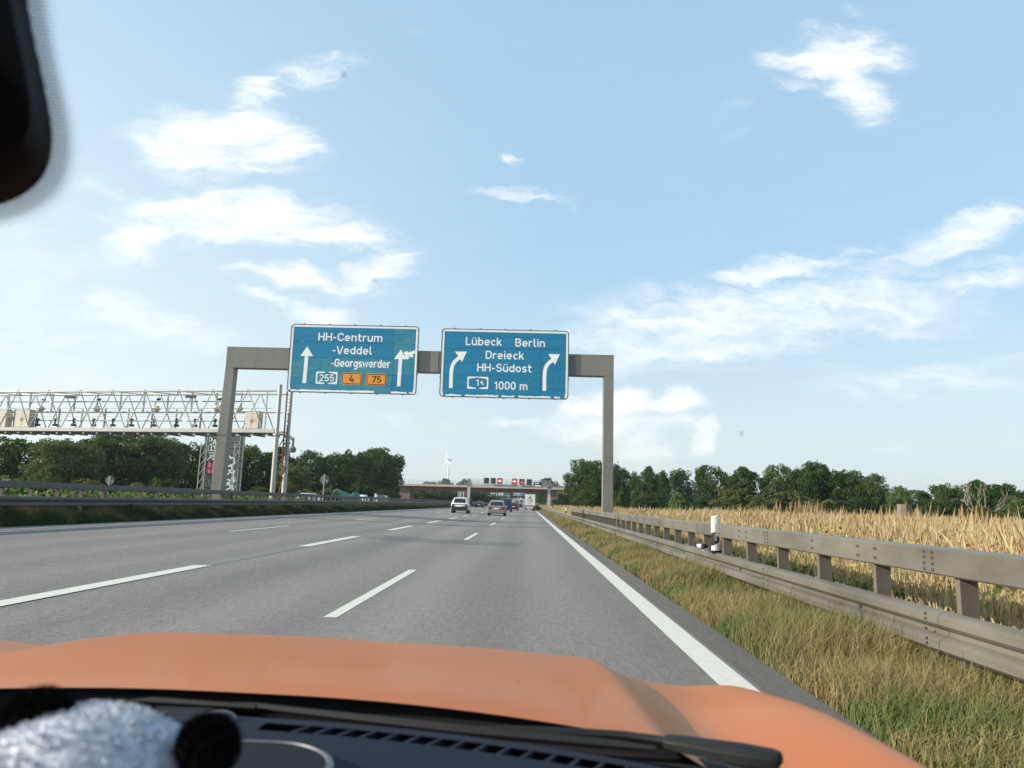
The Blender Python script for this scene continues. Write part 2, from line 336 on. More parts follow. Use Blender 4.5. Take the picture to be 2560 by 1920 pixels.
# ------------------------------------------------------------------ guard rails
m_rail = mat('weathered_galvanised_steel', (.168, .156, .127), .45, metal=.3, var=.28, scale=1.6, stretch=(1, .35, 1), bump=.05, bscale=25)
m_rail_dk = mat('dark_bolt', (.05, .045, .04), .6)
m_post = mat('rail_post_steel', (.140, .118, .094), .65, metal=.1, var=.2, scale=3)
def rail_x(y): return float(xoff(y))
def sweep(mb, prof_pts, ys, xb, zb, mi=0, sx=1):
    rings = []
    for y in ys:
        X = xb+rail_x(y); zr = gz(X, y)+zb if callable(zb) is False else zb(y)
        rings.append([(X+sx*px, y, zr+pz) for px, pz in prof_pts])
    mb.loft(rings, True, True, mi)
WP = [(.075, .0), (.03, .012), (.0, .04), (.0, .095), (.03, .125), (.075, .14), (.075, .175), (.03, .19), (.0, .22), (.0, .275), (.03, .303), (.075, .315), (.083, .315), (.038, .295), (.008, .27), (.008, .225), (.036, .198), (.083, .185), (.083, .13), (.036, .117), (.008, .09), (.008, .045), (.036, .02), (.083, .0)]
BP = [(.0, .012), (.0, .188), (.014, .2), (.186, .2), (.2, .186), (.2, .014), (.186, .0), (.014, .0)]
m_rail_shade = mat('rail_steel_shaded', (.105, .105, .10), .6, metal=.1, var=.2, scale=1.6, stretch=(1, .35, 1))  # rail steel darkened: shade on the left rail's road side is in the colour
def super_rail(label, xb, side, y0, y1, ylow, group, post_y0, base):
    """side=+1: the road is towards -x of the rail, side=-1: towards +x"""
    t = thing('guard_rail', label, 'guard rail', (xb, y0, gz(xb, y0)), group)
    o = t.location
    zw, zb = base+.43, base+1.0
    ys = list(np.arange(y0, y1, 4.0))+[y1]
    yl = list(np.arange(y0, ylow, 4.0))+[ylow]
    G = lambda y: gz(xb+rail_x(y), y)
    mb = MB(); sweep(mb, WP, yl, xb, lambda y: G(y)+zw-.0, 0, side)
    for y in yl[1:]:                      # lap joints with their bolts
        X = xb+rail_x(y)
        if y < 120: sweep(mb, [(p_-.004, q_+.0) for p_, q_ in WP[:12]]+[(p_-.002, q_) for p_, q_ in WP[11::-1]], [y-.17, y+.17], xb, lambda yy: G(yy)+zw, 0, side)
        for zz in (.05, .085, .157, .23, .265):
            mb.box(*sorted((X-.010*side, X-.001*side)), y-.012, y+.012, G(y)+zw+zz, G(y)+zw+zz+.02, 1)
        mb.box(*sorted((X+.06*side, X+.072*side)), y+1.3, y+1.36, G(y)+zw+.148, G(y)+zw+.17, 1)
    RM = m_rail if side > 0 else m_rail_shade
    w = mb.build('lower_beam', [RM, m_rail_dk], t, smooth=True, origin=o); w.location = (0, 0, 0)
    mb = MB(); sweep(mb, BP, ys, xb+.04*side, lambda y: G(y)+zb, 0, side)
    for y in ys[1:-1]:
        X = xb+.04*side+rail_x(y)
        for dy in (-.06, .06):
            for zz in (.035, .08, .125, .165): mb.box(*sorted((X-.006*side, X+.001*side)), y+dy-.014, y+dy+.014, G(y)+zb+zz-.01, G(y)+zb+zz+.01, 1)
        for dy in (.9, 1.25, 2.4):
            for zz in (.06, .14): mb.box(*sorted((X-.003*side, X+.001*side)), y+dy-.03, y+dy+.03, G(y)+zb+zz-.011, G(y)+zb+zz+.011, 1)
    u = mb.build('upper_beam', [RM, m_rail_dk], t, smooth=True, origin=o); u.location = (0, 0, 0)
    posts = list(np.arange(post_y0, y1, 1.333)); proto = None
    def post_mb(X, y, zg):
        p = MB(); a, b = sorted((X+.085*side, X+.215*side))
        p.box(a, b, y, y+.006, zg-.4, zg+zb); p.box(a, a+.006, y+.006, y+.06, zg-.4, zg+zb); p.box(b-.006, b, y+.006, y+.06, zg-.4, zg+zb)
        return p
    for i, y in enumerate(posts[:100]):
        X = xb+rail_x(y)
        if proto is None:
            q = post_mb(0, 0, 0).build('post', m_post, t); proto = q
        else:
            q = proto.copy(); COL.objects.link(q); q.parent = t
        q.location = Vector((X, y, G(y)))-o
    if len(posts) > 100:
        p = MB()
        for y in posts[100:]:
            r_ = post_mb(xb+rail_x(y), y, G(y)); p.add(r_.v, r_.f)
        q = p.build('far_post', m_post, t, origin=o); q.location = (0, 0, 0); q['kind'] = 'stuff'
    if ylow > y1:
        for y in np.arange(y1+2, min(ylow, y1+180), 4.0):
            X = xb+rail_x(y); p = MB(); a, b = sorted((X+.085*side, X+.185*side)); p.box(a, b, y, y+.05, G(y)-.3, G(y)+zw+.28)
            q = p.build('post', m_post, t, origin=(X, y, G(y))); q.location = Vector((X, y, G(y)))-o
    return t
super_rail('tan steel guard rail with two beams between the right verge and the dry reeds', 3.05, 1, -6.0, 55.0, 340.0, 'guard rails', -5.0, .0)
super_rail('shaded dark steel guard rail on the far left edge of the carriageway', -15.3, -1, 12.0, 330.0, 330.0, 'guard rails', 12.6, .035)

# white delineator posts
m_white = mat('white_plastic', (.8, .79, .74), .45, var=.05, scale=8); m_black = mat('black_plastic', (.02, .02, .022), .5); m_refl = mat('grey_reflector', (.25, .26, .28), .3)
def delineator(x, y, z, label, h=.56, mount=True):
    t = thing('delineator_post', label, 'delineator post', (x, y, z), 'delineator posts')
    def sec(z0, z1, slant0=0, slant1=0):
        w = .062; mb = MB()
        ring = lambda zz, s: [(-w, -.03, zz-s), (-.02, -.05, zz-s*.4), (.02, -.05, zz+s*.4), (w, -.03, zz+s), (w*.8, .05, zz+s*.8), (-w*.8, .05, zz-s*.8)]
        mb.loft([ring(z0, slant0), ring(z1, slant1)]); return mb
    sec(.30*h/.56, h, .022, .012).build('cap', m_white, t, bevel=.004)
    b = sec(.10*h/.56, .30*h/.56, .03, .022).build('black_band', m_black, t)
    mb = MB(); mb.box(-.02, .02, -.058, -.051, .15*h/.56, .27*h/.56); mb.build('reflector', m_refl, b)
    sec(.0, .10*h/.56, 0, .03).build('base', m_white, t)
    if mount: mb = MB(); mb.box(-.05, .1, -.02, .03, -.05, 0.0); mb.build('bracket', m_black, t)
    return t
delineator(3.09, 12.7, .61, 'white delineator post with black band standing on the guard rail near the camera')
delineator(3.56, 72, .40, 'small white delineator post in the dry grass beyond the end of the upper rail beam', .62)
delineator(3.9, 130, .2, 'tiny far white delineator post in the grass beside the truck', .8)
t = thing('broken_delineator', 'broken white and black plastic post piece lying on the guard rail beam', 'delineator post', (2.98, 12.95, .615))
mb = MB(); mb.tube([(-.12, .05, .05), (-.05, .02, .045)], [.03, .04], 6); mb.build('cap', m_white, t, bevel=.004)
mb = MB(); mb.tube([(-.05, -.01, .04), (.03, .02, .04)], [.05, .045], 6); mb.build('black_band', m_black, t)
mb = MB(); mb.tube([(-.03, .0, .005), (.05, .01, .0)], [.03, .025], 6); mb.build('base', m_white, t)

# ------------------------------------------------------------------ stroke lettering (road-sign hand)
def A(cx, cy, rx, ry, a0, a1, n=9):
    return [(cx+rx*cos(R(a0+(a1-a0)*i/n)), cy+ry*sin(R(a0+(a1-a0)*i/n))) for i in range(n+1)]
OV = lambda cx, cy, rx, ry: A(cx, cy, rx, ry, 0, 360, 20)
G_ = {
 'H': (.68, [[(.08, 0), (.08, 1)], [(.6, 0), (.6, 1)], [(.08, .5), (.6, .5)]]),
 'C': (.66, [A(.34, .66, .26, .27, 8, 180)+A(.34, .34, .26, .27, 180, 352)]),
 'V': (.64, [[(.03, 1), (.28, .05), (.36, .05), (.61, 1)]]),
 'G': (.68, [A(.34, .66, .26, .27, 10, 180)+A(.34, .34, .26, .27, 180, 360)+[(.60, .50), (.36, .50)]]),
 'L': (.54, [[(.08, 1), (.08, .07), (.5, .07)]]),
 'B': (.64, [[(.08, .07), (.08, .93), (.33, .93)]+A(.33, .725, .21, .205, 80, -90)+[(.08, .52)], [(.3, .52)]+A(.34, .295, .23, .225, 85, -90)+[(.08, .07)]]),
 'D': (.66, [[(.08, .07), (.08, .93), (.28, .93)]+A(.30, .63, .28, .30, 85, 0)+A(.30, .37, .28, .30, 0, -90)+[(.08, .07)]]),
 'S': (.62, [A(.31, .72, .23, .21, 20, 265)+A(.31, .29, .24, .22, 85, -160)]),
 'P': (.60, [[(.08, 0), (.08, .93), (.33, .93)]+A(.33, .69, .21, .24, 80, -90)+[(.08, .45)]]),
 'A': (.66, [[(.03, 0), (.29, .95), (.37, .95), (.63, 0)], [(.15, .3), (.51, .3)]]),
 'Y': (.6, [[(.03, 1), (.3, .5), (.57, 1)], [(.3, .5), (.3, 0)]]),
 'E': (.56, [[(.5, .93), (.08, .93), (.08, .07), (.5, .07)], [(.08, .5), (.45, .5)]]),
 'e': (.60, [[(.09, .36), (.51, .36)]+A(.30, .40, .22, .25, 0, 180)+A(.30, .32, .22, .25, 180, 322)]),
 'n': (.57, [[(.08, 0), (.08, .72)], A(.285, .43, .205, .225, 160, 0)+[(.49, 0)]]),
 't': (.43, [[(.17, .95), (.17, .25)]+A(.33, .24, .16, .17, 180, 270, 5)+[(.41, .07)], [(.02, .65), (.41, .65)]]),
 'r': (.42, [[(.08, 0), (.08, .72)], A(.28, .42, .2, .235, 160, 55)]),
 'u': (.57, [[(.08, .72), (.08, .29)]+A(.285, .29, .205, .225, 180, 340), [(.49, 0), (.49, .72)]]),
 'm': (.90, [[(.08, 0), (.08, .72)], A(.265, .44, .185, .215, 160, 0)+[(.45, 0)], A(.635, .44, .185, .215, 160, 0)+[(.82, 0)]]),
 'd': (.58, [[(.5, 0), (.5, 1)], OV(.29, .36, .21, .29)]),
 'b': (.58, [[(.08, 0), (.08, 1)], OV(.29, .36, .21, .29)]),
 'l': (.30, [[(.09, 1), (.09, .2)]+A(.21, .2, .12, .13, 180, 270, 5)+[(.27, .07)]]),
 'o': (.60, [OV(.30, .36, .22, .29)]),
 'g': (.58, [[(.5, .72), (.5, -.06)]+A(.29, -.06, .21, .16, 0, -145), OV(.29, .37, .21, .28)]),
 's': (.50, [A(.25, .51, .17, .145, 20, 265)+A(.25, .215, .18, .15, 85, -160)]),
 'w': (.78, [[(.03, .72), (.2, .04), (.38, .62), (.56, .04), (.73, .72)]]),
 'c': (.52, [A(.29, .36, .21, .29, 42, 318, 14)]),
 'k': (.54, [[(.08, 0), (.08, 1)], [(.10, .26), (.45, .72)], [(.23, .44), (.49, 0)]]),
 'i': (.18, [[(.08, 0), (.08, .72)], [(.08, .85), (.08, .99)]]),
 'ü': (.57, [[(.08, .72), (.08, .29)]+A(.285, .29, .205, .225, 180, 340), [(.49, 0), (.49, .72)], [(.17, .84), (.17, .97)], [(.40, .84), (.40, .97)]]),
 '0': (.62, [A(.31, .63, .22, .30, 0, 180)+A(.31, .37, .22, .30, 180, 360)+[(.53, .63)]]),
 '1': (.40, [[(.04, .74), (.25, .93), (.27, .93), (.27, 0)]]),
 '2': (.60, [A(.30, .69, .22, .24, 165, -35)+[(.08, .09), (.08, .07), (.56, .07)]]),
 '4': (.64, [[(.34, 1), (.07, .27), (.6, .27)], [(.43, .52), (.43, 0)]]),
 '5': (.60, [[(.52, .93), (.14, .93), (.10, .52)]+A(.30, .33, .23, .26, 125, -150)]),
 '7': (.60, [[(.05, .93), (.55, .93), (.2, 0)]]),
 '-': (.38, [[(.03, .40), (.33, .40)]]), ' ': (.42, []), ',': (.2, [[(.08, .1), (.05, -.12)]]), '.': (.2, [[(.08, .0), (.08, .14)]]),
}
def stroke(mb, pts, w, y, mi=0, axis=None):
    P = [Vector(p) for p in pts]; out = []
    for i, p in enumerate(P):
        a = (p-P[i-1]).normalized() if i else None; b = (P[i+1]-p).normalized() if i < len(P)-1 else None
        if (P[0]-P[-1]).length < 1e-4 and (a is None or b is None):
            a = (P[-1]-P[-2]).normalized(); b = (P[1]-P[0]).normalized()
        if a is None: d, k = b, 1
        elif b is None: d, k = a, 1
        else:
            d = (a+b); d = d.normalized() if d.length > 1e-6 else a; k = 1/max(.55, d.dot(a))
        nrm = Vector((-d.y, d.x)); out += [p+nrm*w/2*k, p-nrm*w/2*k]
    vs = [(q.x, y, q.y) for q in out]
    mb.add(vs, [(2*i, 2*i+1, 2*i+3, 2*i+2) for i in range(len(P)-1)], mi)
def text(mb, s, x0, x1, z, cap, y, sw=.153, mi=0, slope=0.0):
    gap = .085; nat = sum(G_[c][0]+gap for c in s)-gap
    k = (x1-x0)/nat if x1 is not None else cap; x = x0; yy = y
    for i, c in enumerate(s):
        w, paths = G_[c]
        for j, p in enumerate(paths):
            # strokes of one letter cross: keep each a hair in front of the last
            stroke(mb, [(x+a*k, z+b*cap+slope*(x+a*k-x0)) for a, b in p], sw*cap, yy-.0012*j, mi)
        x += (w+gap)*k

# ------------------------------------------------------------------ sign gantry with its two signs
m_gan = mat('painted_gantry_steel', (.215, .20, .17), .5, metal=.1, var=.10, scale=.9, stretch=(1, 1, .4), bump=.03, bscale=8)
m_gan2 = mat('painted_gantry_steel_dark', (.13, .135, .13), .5, metal=.1, var=.08, scale=1.2)
g = thing('sign_gantry', 'grey steel portal gantry spanning all lanes and carrying two blue signs', 'gantry', (-6, 39, 0))
def gpost(x0b, x1b, x0t, x1t, zb, zt, d0, d1):
    mb = MB(); mb.loft([[(x0b+6, -d0, zb), (x1b+6, -d0, zb), (x1b+6, d0, zb), (x0b+6, d0, zb)], [(x0t+6, -d1, zt), (x1t+6, -d1, zt), (x1t+6, d1, zt), (x0t+6, d1, zt)]])
    zc = zb+4.1; mb.box(x0b+6+.01, x1b+6+.004, -d0*.985, d0*.985, zc, zc+.03)
    for zz in (zc-.5, zc-.2, zc+.2): mb.ball((x0b+6+.05, -d0-.0, zz), .018, 6, 4)
    return mb
gpost(-16.34, -15.80, -16.13, -15.66, .3, 7.97, .33, .27).build('post', m_gan, g, bevel=.02)
gpost(3.78, 4.31, 3.80, 4.31, -.35, 7.97, .30, .26).build('post', m_gan, g, bevel=.02)
mb = MB(); mb.box(-16.13+6, -4.9+6, -.27, .27, 7.97, 9.10); mb.box(-4.9+6+.003, 2.3+6, -.265, .265, 7.975, 9.095, 1) ; mb.box(2.3+6+.003, 4.31+6, -.27, .27, 7.97, 9.10)
for xx in (-14.6, -5.55, -4.9, 3.1): mb.box(xx+6-.012, xx+6+.012, -.276, .276, 7.965, 9.106, 0)
mb.build('crossbeam', [m_gan, m_gan2], g, bevel=.02)
mb = MB()
for xx in (-12, -10.2, -8.4, -6.6, -4.1, -2.4, -.6, 1.3): mb.box(xx+6-.05, xx+6+.05, -.34, -.272, 6.85, 10.2)
mb.build('sign_bracket', m_gan2, g)

def signblue(name, patches):
    m = bpy.data.materials.new(name); m.use_nodes = True; T = m.node_tree; L = T.links.new; p = T.nodes['Principled BSDF']
    tc = N(T, 'ShaderNodeTexCoord'); sx = N(T, 'ShaderNodeSeparateXYZ'); L(tc.outputs['Object'], sx.inputs[0])
    def noise(scale, st, det=6.0):
        mp = N(T, 'ShaderNodeMapping'); mp.inputs['Scale'].default_value = st; L(tc.outputs['Object'], mp.inputs[0])
        n = N(T, 'ShaderNodeTexNoise', i_Scale=scale, i_Detail=det, i_Roughness=.65); L(mp.outputs[0], n.inputs['Vector']); return n.outputs[0]
    def M2(op, a, b, cl=False):
        k = N(T, 'ShaderNodeMath', operation=op, use_clamp=cl)
        for i, q in enumerate((a, b)):
            if isinstance(q, (int, float)): k.inputs[i].default_value = q
            else: L(q, k.inputs[i])
        return k.outputs[0]
    mask = None
    for x0, x1, z0, z1, s in patches:
        q = M2('MULTIPLY', M2('MULTIPLY', M2('GREATER_THAN', sx.outputs[0], x0), M2('LESS_THAN', sx.outputs[0], x1)), M2('MULTIPLY', M2('GREATER_THAN', sx.outputs[2], z0), M2('LESS_THAN', sx.outputs[2], z1)))
        q = M2('MULTIPLY', q, s); mask = q if mask is None else M2('MAXIMUM', mask, q)
    n1 = noise(2.2, (.5, 1, 1.6)); r = N(T, 'ShaderNodeMapRange', i_From_Min=.38, i_From_Max=.52, i_To_Min=0, i_To_Max=1); L(n1, r.inputs[0])
    wear = M2('MULTIPLY', r.outputs[0], mask, True)
    n2 = noise(4.0, (.25, 1, 3.5)); r2 = N(T, 'ShaderNodeMapRange', i_From_Min=.60, i_From_Max=.70, i_To_Min=0, i_To_Max=.55); L(n2, r2.inputs[0])
    fine = M2('MULTIPLY', r2.outputs[0], M2('ADD', mask, .12, True))
    band = noise(1.3, (.12, 1, 4.0), 3.0); r3 = N(T, 'ShaderNodeMapRange', i_From_Min=.3, i_From_Max=.7, i_To_Min=.85, i_To_Max=1.18); L(band, r3.inputs[0])
    base = N(T, 'ShaderNodeVectorMath', operation='SCALE'); base.inputs[0].default_value = (.004, .185, .345); L(r3.outputs[0], base.inputs['Scale'])
    c1 = N(T, 'ShaderNodeMix', data_type='RGBA'); c1.inputs['B'].default_value = (.045, .25, .31, 1); L(wear, c1.inputs['Factor']); L(base.outputs[0], c1.inputs['A'])
    c2 = N(T, 'ShaderNodeMix', data_type='RGBA'); c2.inputs['B'].default_value = (.22, .42, .48, 1); L(fine, c2.inputs['Factor']); L(c1.outputs['Result'], c2.inputs['A'])
    L(c2.outputs['Result'], p.inputs['Base Color']); p.inputs['Roughness'].default_value = .42
    return m
m_swhite = mat('white_sign_film', (.90, .88, .82), .5, var=.05, scale=3); m_sframe = mat('sign_frame_aluminium', (.17, .16, .14), .5, metal=.3)
m_orange = mat('orange_sign_film', (.80, .30, .035), .5, var=.06, scale=5); m_sblack = mat('black_sign_film', (.03, .012, .01), .5); m_seam = mat('dark_sign_seam', (.01, .07, .15), .5); m_peel = mat('peeled_film_edge', (.10, .30, .42), .6)  # seam colour: plain dark blue for the panel joints
YF = -.004     # lettering lies this far in front of the panel
def roundrect(x0, x1, z0, z1, r, n=5):
    return A(x1-r, z1-r, r, r, 90, 0, n)+A(x1-r, z0+r, r, r, 0, -90, n)+A(x0+r, z0+r, r, r, -90, -180, n)+A(x0+r, z1-r, r, r, 180, 90, n)
def ring_mesh(mb, outer, inner, y, mi=0):
    n = len(outer); mb.add([(a, y, b) for a, b in outer]+[(a, y, b) for a, b in inner], [(i, i+n, (i+1) % n+n, (i+1) % n) for i in range(n)], mi)
def big_sign(label, x0, x1, z0, z1, patches, seams_x, seams_z, ragged, skip=()):
    """local frame: the face is the plane y = 0, x and z as in the world"""
    s = thing('motorway_sign', label, 'road sign', (0, 38.6, 0), 'blue motorway signs on the gantry')
    mb = MB(); mb.prism(roundrect(x0, x1, z0, z1, .16), 0, .05); mb.build('panel', signblue('sign_blue_'+str(len(bpy.data.materials)), patches), s)
    mb = MB()
    ring_mesh(mb, roundrect(x0-.035, x1+.035, z0-.035, z1+.035, .19), roundrect(x0, x1, z0, z1, .16), -.012)
    o_, i_ = roundrect(x0-.035, x1+.035, z0-.035, z1+.035, .19), None
    n = len(o_); mb.add([(a, -.012, b) for a, b in o_]+[(a, .07, b) for a, b in o_], [(i, (i+1) % n, (i+1) % n+n, i+n) for i in range(n)])
    for k in range(5):
        xx = x0+(x1-x0)*(k+.5)/5; mb.box(xx-.05, xx+.05, -.01, .06, z1+.036, z1+.075); mb.box(xx-.05, xx+.05, -.01, .06, z0-.07, z0-.036)
    for zz in (z0+1.0, z0+2.25): mb.box(x0-.08, x0-.036, -.01, .05, zz, zz+.04); mb.box(x1+.036, x1+.08, -.01, .05, zz, zz+.04)
    mb.build('frame', m_sframe, s)
    mb = MB(); bw = .115
    mb.add([(a, YF, b) for a, b in [(x0+.02, z0+.3), (x0+bw, z0+.3), (x0+bw, z1-bw), (x0+.02, z1-.2)]], [(0, 1, 2, 3)])
    mb.add([(a, YF, b) for a, b in [(x1-.02, z0+.3), (x1-.02, z1-.2), (x1-bw, z1-bw), (x1-bw, z0+.3)]], [(0, 1, 2, 3)])
    ring = A(x0+.16, z1-.16, .14, .14, 180, 90, 5)+A(x1-.16, z1-.16, .14, .14, 90, 0, 5)
    mb.add([(a, YF, b) for a, b in ring]+[(x1-bw, YF, z1-bw), (x0+bw, YF, z1-bw)], [tuple(range(len(ring)+2))][:1])
    # bottom edge: film partly peeled away, so its inner edge is ragged
    rr = random.Random(ragged); xx = x0+.06; ztop = lambda: z0+.115+rr.uniform(-.035, .02)
    pts = [(xx, ztop())]
    while xx < x1-.1:
        xx += rr.uniform(.06, .22); pts.append((min(xx, x1-.06), ztop()))
    for (a, za), (b, zb) in zip(pts, pts[1:]):
        if any(u < (a+b)/2 < v for u, v in skip): continue
        mb.add([(a, YF, z0+.02), (b, YF, z0+.02), (b, YF, zb), (a, YF, za)], [(0, 1, 2, 3)])
    mb.add([(a, YF, b) for a, b in A(x0+.16, z0+.16, .14, .14, 180, 270, 5)+[(x0+.16, z0+.115), (x0+bw, z0+.3), (x0+.02, z0+.3)]], [tuple(range(9))])
    mb.add([(a, YF-.001, b) for a, b in A(x1-.16, z0+.16, .14, .14, 270, 360, 5)+[(x1-.02, z0+.3), (x1-bw, z0+.3), (x1-.16, z0+.115)]], [tuple(range(9))])
    mb.build('border', m_swhite, s)
    mb = MB()
    for q, a, b in seams_x: mb.add([(q-.008, -.002, a), (q+.008, -.002, a), (q+.008, -.002, b), (q-.008, -.002, b)], [(0, 1, 2, 3)])
    for q, a, b in seams_z:
        mb.add([(a, -.002, q-.009), (b, -.002, q-.009), (b, -.002, q+.009), (a, -.002, q+.009)], [(0, 1, 2, 3)])
        for _ in range(9):                               # curled film edges along the seam
            u = rr.uniform(a, b-.4); l = rr.uniform(.1, .45); h = rr.uniform(.01, .035)
            mb.add([(u, -.003, q+.01), (u+l*.5, -.003, q+rr.uniform(-.01, .012)), (u+l, -.003, q+.012), (u+l*.6, -.009, q+.012+h), (u+l*.2, -.009, q+.012+h*.7)], [(0, 1, 2, 3, 4)], 1)
    mb.build('seam', [m_seam, m_peel], s)
    return s
def arrow_straight(s, tip, hl, hr, bl, br):
    mb = MB(); zc = hl[1]
    cx = tip[0]
    mb.add([(tip[0], YF, tip[1]), (hl[0], YF, hl[1]), (hr[0], YF, hr[1])], [(0, 1, 2)])
    mb.add([(cx-.095, YF-.001, zc), (bl[0], YF-.001, bl[1]), (br[0], YF-.001, br[1]), (cx+.095, YF-.001, zc)], [(0, 1, 2, 3)])
    mb.build('arrow', m_swhite, s)
def arrow_curved(s, pts, head):
    mb = MB(); q = [Vector(p) for p in pts]; path = []
    for i in range(len(q)-1):
        p0, p1, p2, p3 = q[max(i-1, 0)], q[i], q[i+1], q[min(i+2, len(q)-1)]
        for k in range(6):
            t_ = k/6; path.append(.5*((2*p1)+(p2-p0)*t_+(2*p0-5*p1+4*p2-p3)*t_*t_+(3*p1-p0-3*p2+p3)*t_**3))
    path.append(q[-1]); stroke(mb, [tuple(p) for p in path], .19, YF)
    mb.add([(a, YF-.001, b) for a, b in head], [(0, 1, 2)]); mb.build('arrow', m_swhite, s)
def badge_hex(s, x0, x1, z0, z1, num, tx0, tx1, tz, cap, torn=None, broken=False):
    b = thing('route_badge', '', None); del b['label']; b.parent = s
    mb = MB(); o_ = roundrect(x0, x1, z0, z1, .05, 3); cx, cz = (x0+x1)/2, (z0+z1)/2
    inn = [(cx, z1-.035), (x1-.075, z1-.12), (x1-.075, z0+.12), (cx, z0+.035), (x0+.075, z0+.12), (x0+.075, z1-.12)]
    # outline plate with a six-sided opening, built as six white pieces
    cor = [(x0+.03, z1), (x1-.03, z1), (x1, z1-.03), (x1, z0+.03), (x1-.03, z0), (x0+.03, z0), (x0, z0+.03), (x0, z1-.03)]
    F = lambda *p: mb.add([(a, YF-.001, c) for a, c in p], [tuple(range(len(p)))])
    gt = .10 if broken else .0
    F((x0+.03, z1), (cx-gt, z1), (cx-gt, z1-.035-gt*.15), inn[5], (x0, z1-.03)); F((cx+gt, z1), (x1-.03, z1), (x1, z1-.03), inn[1], (cx+gt, z1-.035-gt*.15))
    F((x1, z1-.03), (x1, z0+.03), inn[2], inn[1]); F((x0, z0+.03), (x0, z1-.03), inn[5], inn[4])
    F((x0, z0+.03), inn[4], (cx-.09, z0+.05), (cx-.09, z0), (x0+.03, z0)); F((x1, z0+.03), (x1-.03, z0), (cx+.09, z0), (cx+.09, z0+.05), inn[2])
    mb.build('outline', m_swhite, b); mb = MB(); text(mb, num, tx0, tx1, tz, cap, YF-.002, .15)
    if torn: mb.add([(a, YF-.002, c) for a, c in torn], [tuple(range(len(torn)))])
    mb.build('number', m_swhite, b)
def badge_orange(s, x0, x1, z0, z1, num, tx0, tx1, tz, cap):
    b = thing('route_badge', '', None); del b['label']; b.parent = s
    mb = MB(); mb.prism(roundrect(x0, x1, z0, z1, .09), YF-.004, YF); mb.build('plate', m_orange, b)
    mb = MB(); ring_mesh(mb, roundrect(x0+.035, x1-.035, z0+.035, z1-.035, .075), roundrect(x0+.07, x1-.07, z0+.07, z1-.07, .05), YF-.007); mb.build('outline', m_sblack, b)
    mb = MB(); text(mb, num, tx0, tx1, tz, cap, YF-.008, .15); mb.build('number', m_sblack, b)
s1 = big_sign('weathered blue motorway sign reading HH-Centrum with two straight arrows', -12.71, -5.98, 6.76, 10.34,
   [(-13, -7.25, 6.5, 8.58, 1), (-7.25, -5.9, 8.55, 10.4, 1), (-13, -7.25, 8.58, 10.4, .12), (-7.25, -5.9, 7.75, 8.55, .8), (-12.7, -10.4, 6.5, 7.3, .5)],
   [(-7.25, 6.85, 10.22), (-10.4, 6.85, 8.58), (-10.42, 9.4, 10.22)], [(9.42, -12.6, -7.26), (8.58, -12.6, -6.1), (7.73, -12.6, -6.1), (9.39, -7.24, -6.1)], 3, skip=[(-8.1, -7.3), (-6.45, -6.3)])
mb = MB(); text(mb, 'HH-Centrum', -11.27, -7.86, 9.50, .43, YF); mb.build('lettering', m_swhite, s1); mb = MB(); text(mb, '-Veddel', -10.48, -8.37, 8.80, .43, YF); mb.build('lettering', m_swhite, s1); mb = MB(); text(mb, '-Georgswerder', -10.49, -7.38, 8.115, .43, YF, .16)
mb.build('lettering', m_swhite, s1)
arrow_straight(s1, (-11.82, 9.17), (-12.15, 8.65), (-11.48, 8.655), (-11.94, 7.205), (-11.745, 7.21)); arrow_straight(s1, (-6.86, 9.11), (-7.20, 8.595), (-6.52, 8.595), (-6.975, 7.15), (-6.785, 7.153))
badge_hex(s1, -11.25, -10.12, 7.19, 7.84, '255', -11.07, -10.29, 7.33, .37, broken=True)
badge_orange(s1, -9.91, -8.82, 7.18, 7.82, '4', -9.50, -9.24, 7.325, .36); badge_orange(s1, -8.615, -7.535, 7.17, 7.80, '75', -8.30, -7.82, 7.318, .35)
mb = MB(); tp = [(-6.669, 8.886), (-6.70, 8.95), (-6.641, 9.026), (-6.58, 9.0), (-6.505, 9.036), (-6.46, 8.99), (-6.415, 8.961), (-6.36, 9.02), (-6.299, 9.01), (-6.2, 9.06), (-6.09, 9.081), (-6.104, 8.899), (-6.17, 8.90), (-6.221, 8.844), (-6.19, 8.76), (-6.248, 8.687), (-6.33, 8.72), (-6.389, 8.771), (-6.43, 8.74), (-6.41, 8.66), (-6.448, 8.585), (-6.52, 8.60), (-6.57, 8.66)]
mb.add([(a, YF-.002, b) for a, b in tp], [tuple(range(len(tp)))]); mb.build('torn_film', mat('bare_white_backing', (.86, .88, .87), .6), s1)
s2 = big_sign('clean blue motorway sign reading Lübeck Berlin with two curved arrows', -4.71, 1.925, 6.70, 10.27,
   [(-4.6, 2, 6.6, 10.4, .10)], [(-1.65, 8.0, 10.15), (-1.67, 7.0, 7.9), (.5, 6.9, 9.3)], [(9.28, -4.6, 1.8), (8.5, -4.6, 1.8), (7.64, -4.6, 1.8)], 8,
   skip=[(-4.66, -4.4), (-3.68, -3.42), (-1.75, -1.55), (-.9, -.62), (.42, .5), (1.1, 1.2), (1.5, 1.84)])
for w_, xa, xb_, zz in (('Lübeck', -3.465, -1.57, 9.43), ('Berlin', -.865, .70, 9.41), ('Dreieck', -2.40, -.39, 8.718), ('HH-Südost', -2.82, .03, 8.043)):
    mb = MB(); text(mb, w_, xa, xb_, zz, .43, YF); mb.build('lettering', m_swhite, s2)
mb = MB(); text(mb, '1000', -1.895, -.77, 7.113, .42, YF); text(mb, 'm', -.575, -.165, 7.111, .42, YF); mb.build('lettering', m_swhite, s2)
arrow_curved(s2, [(-4.157, 7.13), (-4.155, 8.05), (-4.05, 8.46), (-3.72, 8.80)], [(-4.005, 9.068), (-3.383, 9.082), (-3.625, 8.521)])
